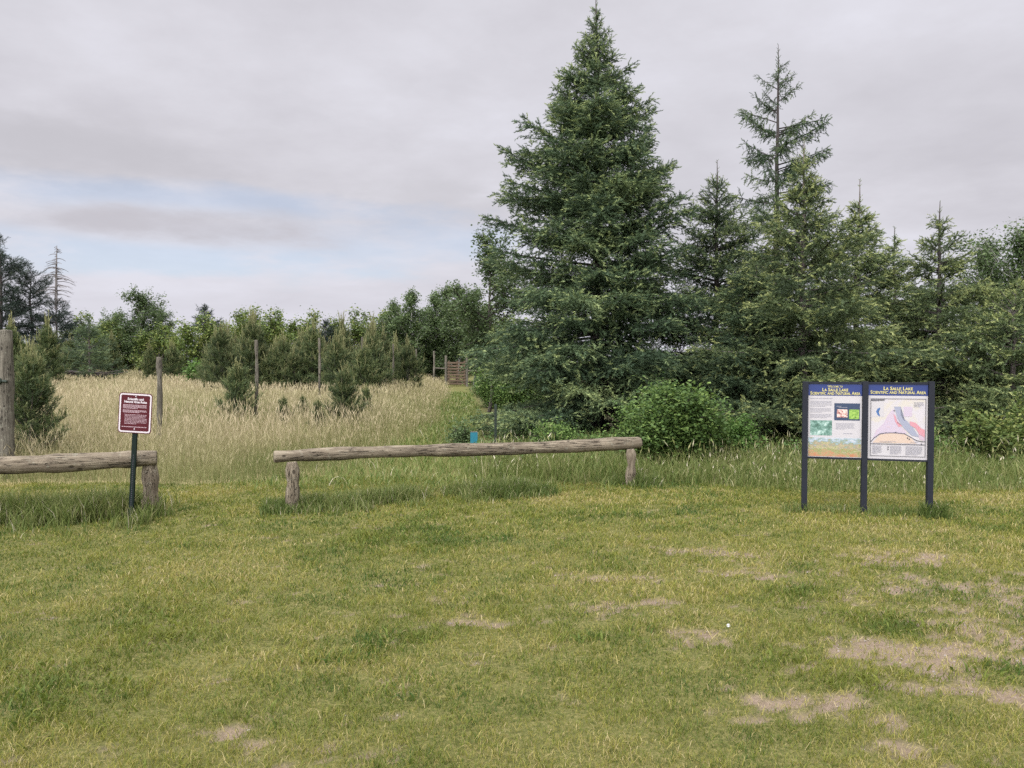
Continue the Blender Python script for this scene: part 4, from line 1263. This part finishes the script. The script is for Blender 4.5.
def line(pts, w):
    for a, b in zip(pts[:-1], pts[1:]):
        a = np.array(U(*a)); b = np.array(U(*b)); d = b - a; d /= np.linalg.norm(d); nrm = np.array([-d[1], d[0]]) * w / 2; a -= d * w * .3; b += d * w * .3
        m.poly([(p[0], -.0198, p[1]) for p in (a - nrm, b - nrm, b + nrm, a + nrm)])


line([(.045, .197), (.965, .197)], .0045); line([(.045, .96), (.965, .96)], .0045); line([(.045, .197), (.045, .96)], .0045); line([(.965, .197), (.965, .96)], .0045)
line([(.045, .80), (.965, .80)], .006); line([(.05, .215), (.27, .213)], .012)
line([(.05, .775), (.11, .72), (.2, .668), (.3, .652), (.48, .648), (.62, .658), (.72, .70), (.82, .745), (.9, .757), (.965, .758)], .0065)
m.build('map_line', M['dark_ink'], pn)
m = MB()
for (u0, u1, v0, v1, r) in ((.08, .24, .825, .94, 7), (.38, .58, .825, .94, 7), (.64, .92, .825, .945, 8), (.2, .5, .762, .785, 2), (.72, .9, .765, .78, 1), (.07, .25, .225, .24, 1), (.77, .93, .24, .31, 4)):
    m = MB(); a, b = U(u0, v0), U(u1, v1); words_block(m, a[0], b[0], a[1], b[1], r, .8, -.0196, .35, True, .016); m.build('legend_text', M['grey_ink'], pn)
for (u, v) in ((.345, .84), (.345, .87), (.47, .643), (.44, .355), (.67, .715), (.70, .73), (.9, .79)):
    m = MB(); a = U(u, v); m.poly([(a[0] - .005, -.0202, a[1] - .007), (a[0] + .005, -.0202, a[1] - .007), (a[0] + .005, -.0202, a[1] + .007), (a[0] - .005, -.0202, a[1] + .007)])
    m.build('map_symbol', M['dark_ink'], pn)

# a dandelion clock in the lawn
g = G(728, 636); e = empty('dandelion', (g[0], g[1], gz(*g) + .01), 0, 'single white dandelion clock standing in the lawn before the board', 'flower')
m = MB(); m.tube([(0, 0, 0), (.004, 0, .05), (.002, 0, .085)], [.002, .0018, .0015], 5); m.build('stalk', M['leaf_bush'], e)
bm_v = []; m = MB()
for i in range(90):
    d = rng.standard_normal(3); d /= np.linalg.norm(d); s_ = np.cross(d, [.3, .5, .8]); s_ /= np.linalg.norm(s_)
    c0 = np.array([.002, 0, .092]); m.poly([c0 + s_ * .0006, c0 + d * .016 + s_ * .003, c0 + d * .017 + np.cross(d, s_) * .003, c0 + d * .016 - s_ * .003])
m.build('seed_head', M['puff'], e); e.scale = (.6, .6, .6)

# ------------------------------------------------------------------ sky and light
SUN_EL, SUN_AZ = math.radians(46), math.radians(215)      # azimuth from +Y, clockwise: behind and to the left
W = bpy.data.worlds.new('World'); S.world = W; W.use_nodes = True
nt = W.node_tree; nt.nodes.clear()
out = nt.nodes.new('ShaderNodeOutputWorld')
sky = nt.nodes.new('ShaderNodeTexSky'); sky.sky_type = 'NISHITA'; sky.sun_disc = False
sky.sun_elevation = SUN_EL; sky.sun_rotation = SUN_AZ; sky.dust_density = .6; sky.air_density = 1.; sky.ozone_density = 4.
bgs = node(nt, 'ShaderNodeBackground', Strength=.15); nt.links.new(sky.outputs[0], bgs.inputs['Color'])
tc = nt.nodes.new('ShaderNodeTexCoord'); sx = nt.nodes.new('ShaderNodeSeparateXYZ'); nt.links.new(tc.outputs['Generated'], sx.inputs[0])
X, Y, Z = sx.outputs
zc_ = math_n(nt, 'ADD', math_n(nt, 'MAXIMUM', Z, 0.), .16)
cb = nt.nodes.new('ShaderNodeCombineXYZ')
nt.links.new(math_n(nt, 'DIVIDE', X, zc_), cb.inputs[0]); nt.links.new(math_n(nt, 'DIVIDE', Y, zc_), cb.inputs[1])
cloudvec = cb.outputs[0]
n_big = noise(nt, cloudvec, .75, 6, .55)
mp = nt.nodes.new('ShaderNodeMapping'); mp.inputs['Location'].default_value = (7, 3, 1); nt.links.new(cloudvec, mp.inputs[0])
n_med = noise(nt, mp.outputs[0], 1.9, 6, .6)
el = math_n(nt, 'ARCSINE', Z); az = math_n(nt, 'ARCTAN2', X, Y)


def px_dir(px, py):
    p = P(px, py, 1.0) - Vector((0, 0, CZ)); p.normalize()
    return math.atan2(p.x, p.y), math.asin(p.z)


def blob(px, py, wx, wy, namp=1.2, power=1.):
    a0, e0 = px_dir(px, py)
    da = math_n(nt, 'DIVIDE', math_n(nt, 'SUBTRACT', az, a0), wx / F); de = math_n(nt, 'DIVIDE', math_n(nt, 'SUBTRACT', el, e0), wy / F)
    r2 = math_n(nt, 'ADD', math_n(nt, 'MULTIPLY', da, da), math_n(nt, 'MULTIPLY', de, de))
    r2 = math_n(nt, 'ADD', r2, math_n(nt, 'MULTIPLY', math_n(nt, 'SUBTRACT', n_med, .5), namp * 4))
    mr = node(nt, 'ShaderNodeMapRange'); mr.interpolation_type = 'SMOOTHSTEP'; nt.links.new(r2, mr.inputs[0])
    mr.inputs[1].default_value = 2.2; mr.inputs[2].default_value = -.2
    return mr.outputs[0]


cc = ramp(nt, math_n(nt, 'ADD', math_n(nt, 'MULTIPLY', n_big, .6), math_n(nt, 'MULTIPLY', n_med, .4)), [(.36, (.545, .532, .578)), (.44, (.60, .588, .638)), (.52, (.655, .645, .70)), (.62, (.72, .715, .785))])
low = node(nt, 'ShaderNodeMapRange'); low.interpolation_type = 'SMOOTHSTEP'; nt.links.new(el, low.inputs[0])
low.inputs[1].default_value = .20; low.inputs[2].default_value = .03
cc = mixc(nt, math_n(nt, 'MULTIPLY', low.outputs[0], .55), cc, (.68, .67, .745))
for (px, py, wx, wy, col, k) in ((20, 145, 120, 24, (.50, .49, .53), .75), (190, 226, 95, 12, (.50, .485, .53), .75), (270, 160, 300, 30, (.58, .565, .605), .2), (430, 200, 70, 16, (.54, .53, .57), .5),
                                 (700, 120, 300, 60, (.59, .58, .63), .3)):
    cc = mixc(nt, math_n(nt, 'MULTIPLY', blob(px, py, wx, wy), k), cc, col)
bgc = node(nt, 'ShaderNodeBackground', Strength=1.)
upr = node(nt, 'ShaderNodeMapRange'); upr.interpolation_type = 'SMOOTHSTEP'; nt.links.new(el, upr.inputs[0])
upr.inputs[1].default_value = math.radians(28); upr.inputs[2].default_value = math.radians(65); upr.inputs[3].default_value = 1.; upr.inputs[4].default_value = 3.0  # overhead sky raised, above the view, to brighten everything below
# cloud deck brightest round the veiled sun; glow added to light camera-facing surfaces
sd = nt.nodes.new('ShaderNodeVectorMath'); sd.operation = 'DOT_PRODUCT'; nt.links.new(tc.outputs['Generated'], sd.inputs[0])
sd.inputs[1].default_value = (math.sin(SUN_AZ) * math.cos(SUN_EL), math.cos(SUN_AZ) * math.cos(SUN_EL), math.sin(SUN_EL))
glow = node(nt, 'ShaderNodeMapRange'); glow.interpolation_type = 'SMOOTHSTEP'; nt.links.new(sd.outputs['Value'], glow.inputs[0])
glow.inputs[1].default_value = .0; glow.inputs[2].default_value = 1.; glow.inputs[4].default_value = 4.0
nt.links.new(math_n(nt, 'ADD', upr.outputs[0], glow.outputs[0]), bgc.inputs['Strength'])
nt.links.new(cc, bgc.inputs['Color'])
# clear blue showing through breaks low over the meadow
gap = math_n(nt, 'MAXIMUM', math_n(nt, 'MULTIPLY', blob(130, 256, 230, 18, 1.6), .34), math_n(nt, 'MULTIPLY', blob(90, 195, 260, 14, 1.6), .3))
gap = math_n(nt, 'MAXIMUM', gap, math_n(nt, 'MULTIPLY', blob(330, 245, 190, 22, 1.6), .25))
gap = math_n(nt, 'MULTIPLY', gap, math_n(nt, 'SUBTRACT', 1., blob(190, 226, 130, 16)))
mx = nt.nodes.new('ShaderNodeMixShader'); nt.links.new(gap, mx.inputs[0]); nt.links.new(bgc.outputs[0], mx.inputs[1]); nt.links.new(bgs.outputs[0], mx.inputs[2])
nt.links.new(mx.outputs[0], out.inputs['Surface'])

sl = bpy.data.lights.new('sun', 'SUN'); sl.energy = 1.4; sl.angle = math.radians(16); sl.color = (1, .96, .9)
so = bpy.data.objects.new('sun', sl); C.objects.link(so)
dirv = Vector((math.sin(SUN_AZ) * math.cos(SUN_EL), math.cos(SUN_AZ) * math.cos(SUN_EL), math.sin(SUN_EL)))
so.rotation_euler = dirv.to_track_quat('Z', 'Y').to_euler(); so.location = dirv * 50

vs = S.view_settings
S.display_settings.display_device = 'sRGB'
vs.view_transform = 'Standard'; vs.look = 'None'; vs.exposure = 0.12; vs.gamma = 1.; vs.use_curve_mapping = False
S.render.engine = 'CYCLES'
S.cycles.max_bounces = 5; S.cycles.diffuse_bounces = 3; S.cycles.glossy_bounces = 2; S.cycles.transmission_bounces = 3; S.cycles.transparent_max_bounces = 4
S.cycles.use_denoising = False
S.cycles.caustics_reflective = False; S.cycles.caustics_refractive = False
S.render.use_persistent_data = False

# repeats share a group
for o in S.objects:
    if o.parent is None and o.get('category') and not o.get('group'):
        g = {'spruce_tree': 'spruces beside the clearing', 'leafy_shrub': 'shrubs at the foot of the spruces', 'log_barrier': 'log barriers across the clearing',
             'birch_tree': 'birches around the spruces', 'pine_sapling': 'single young pines in the meadow', 'pine_tree': 'taller pines beyond the meadow'}.get(o.name.split('.')[0])
        if g: o['group'] = g
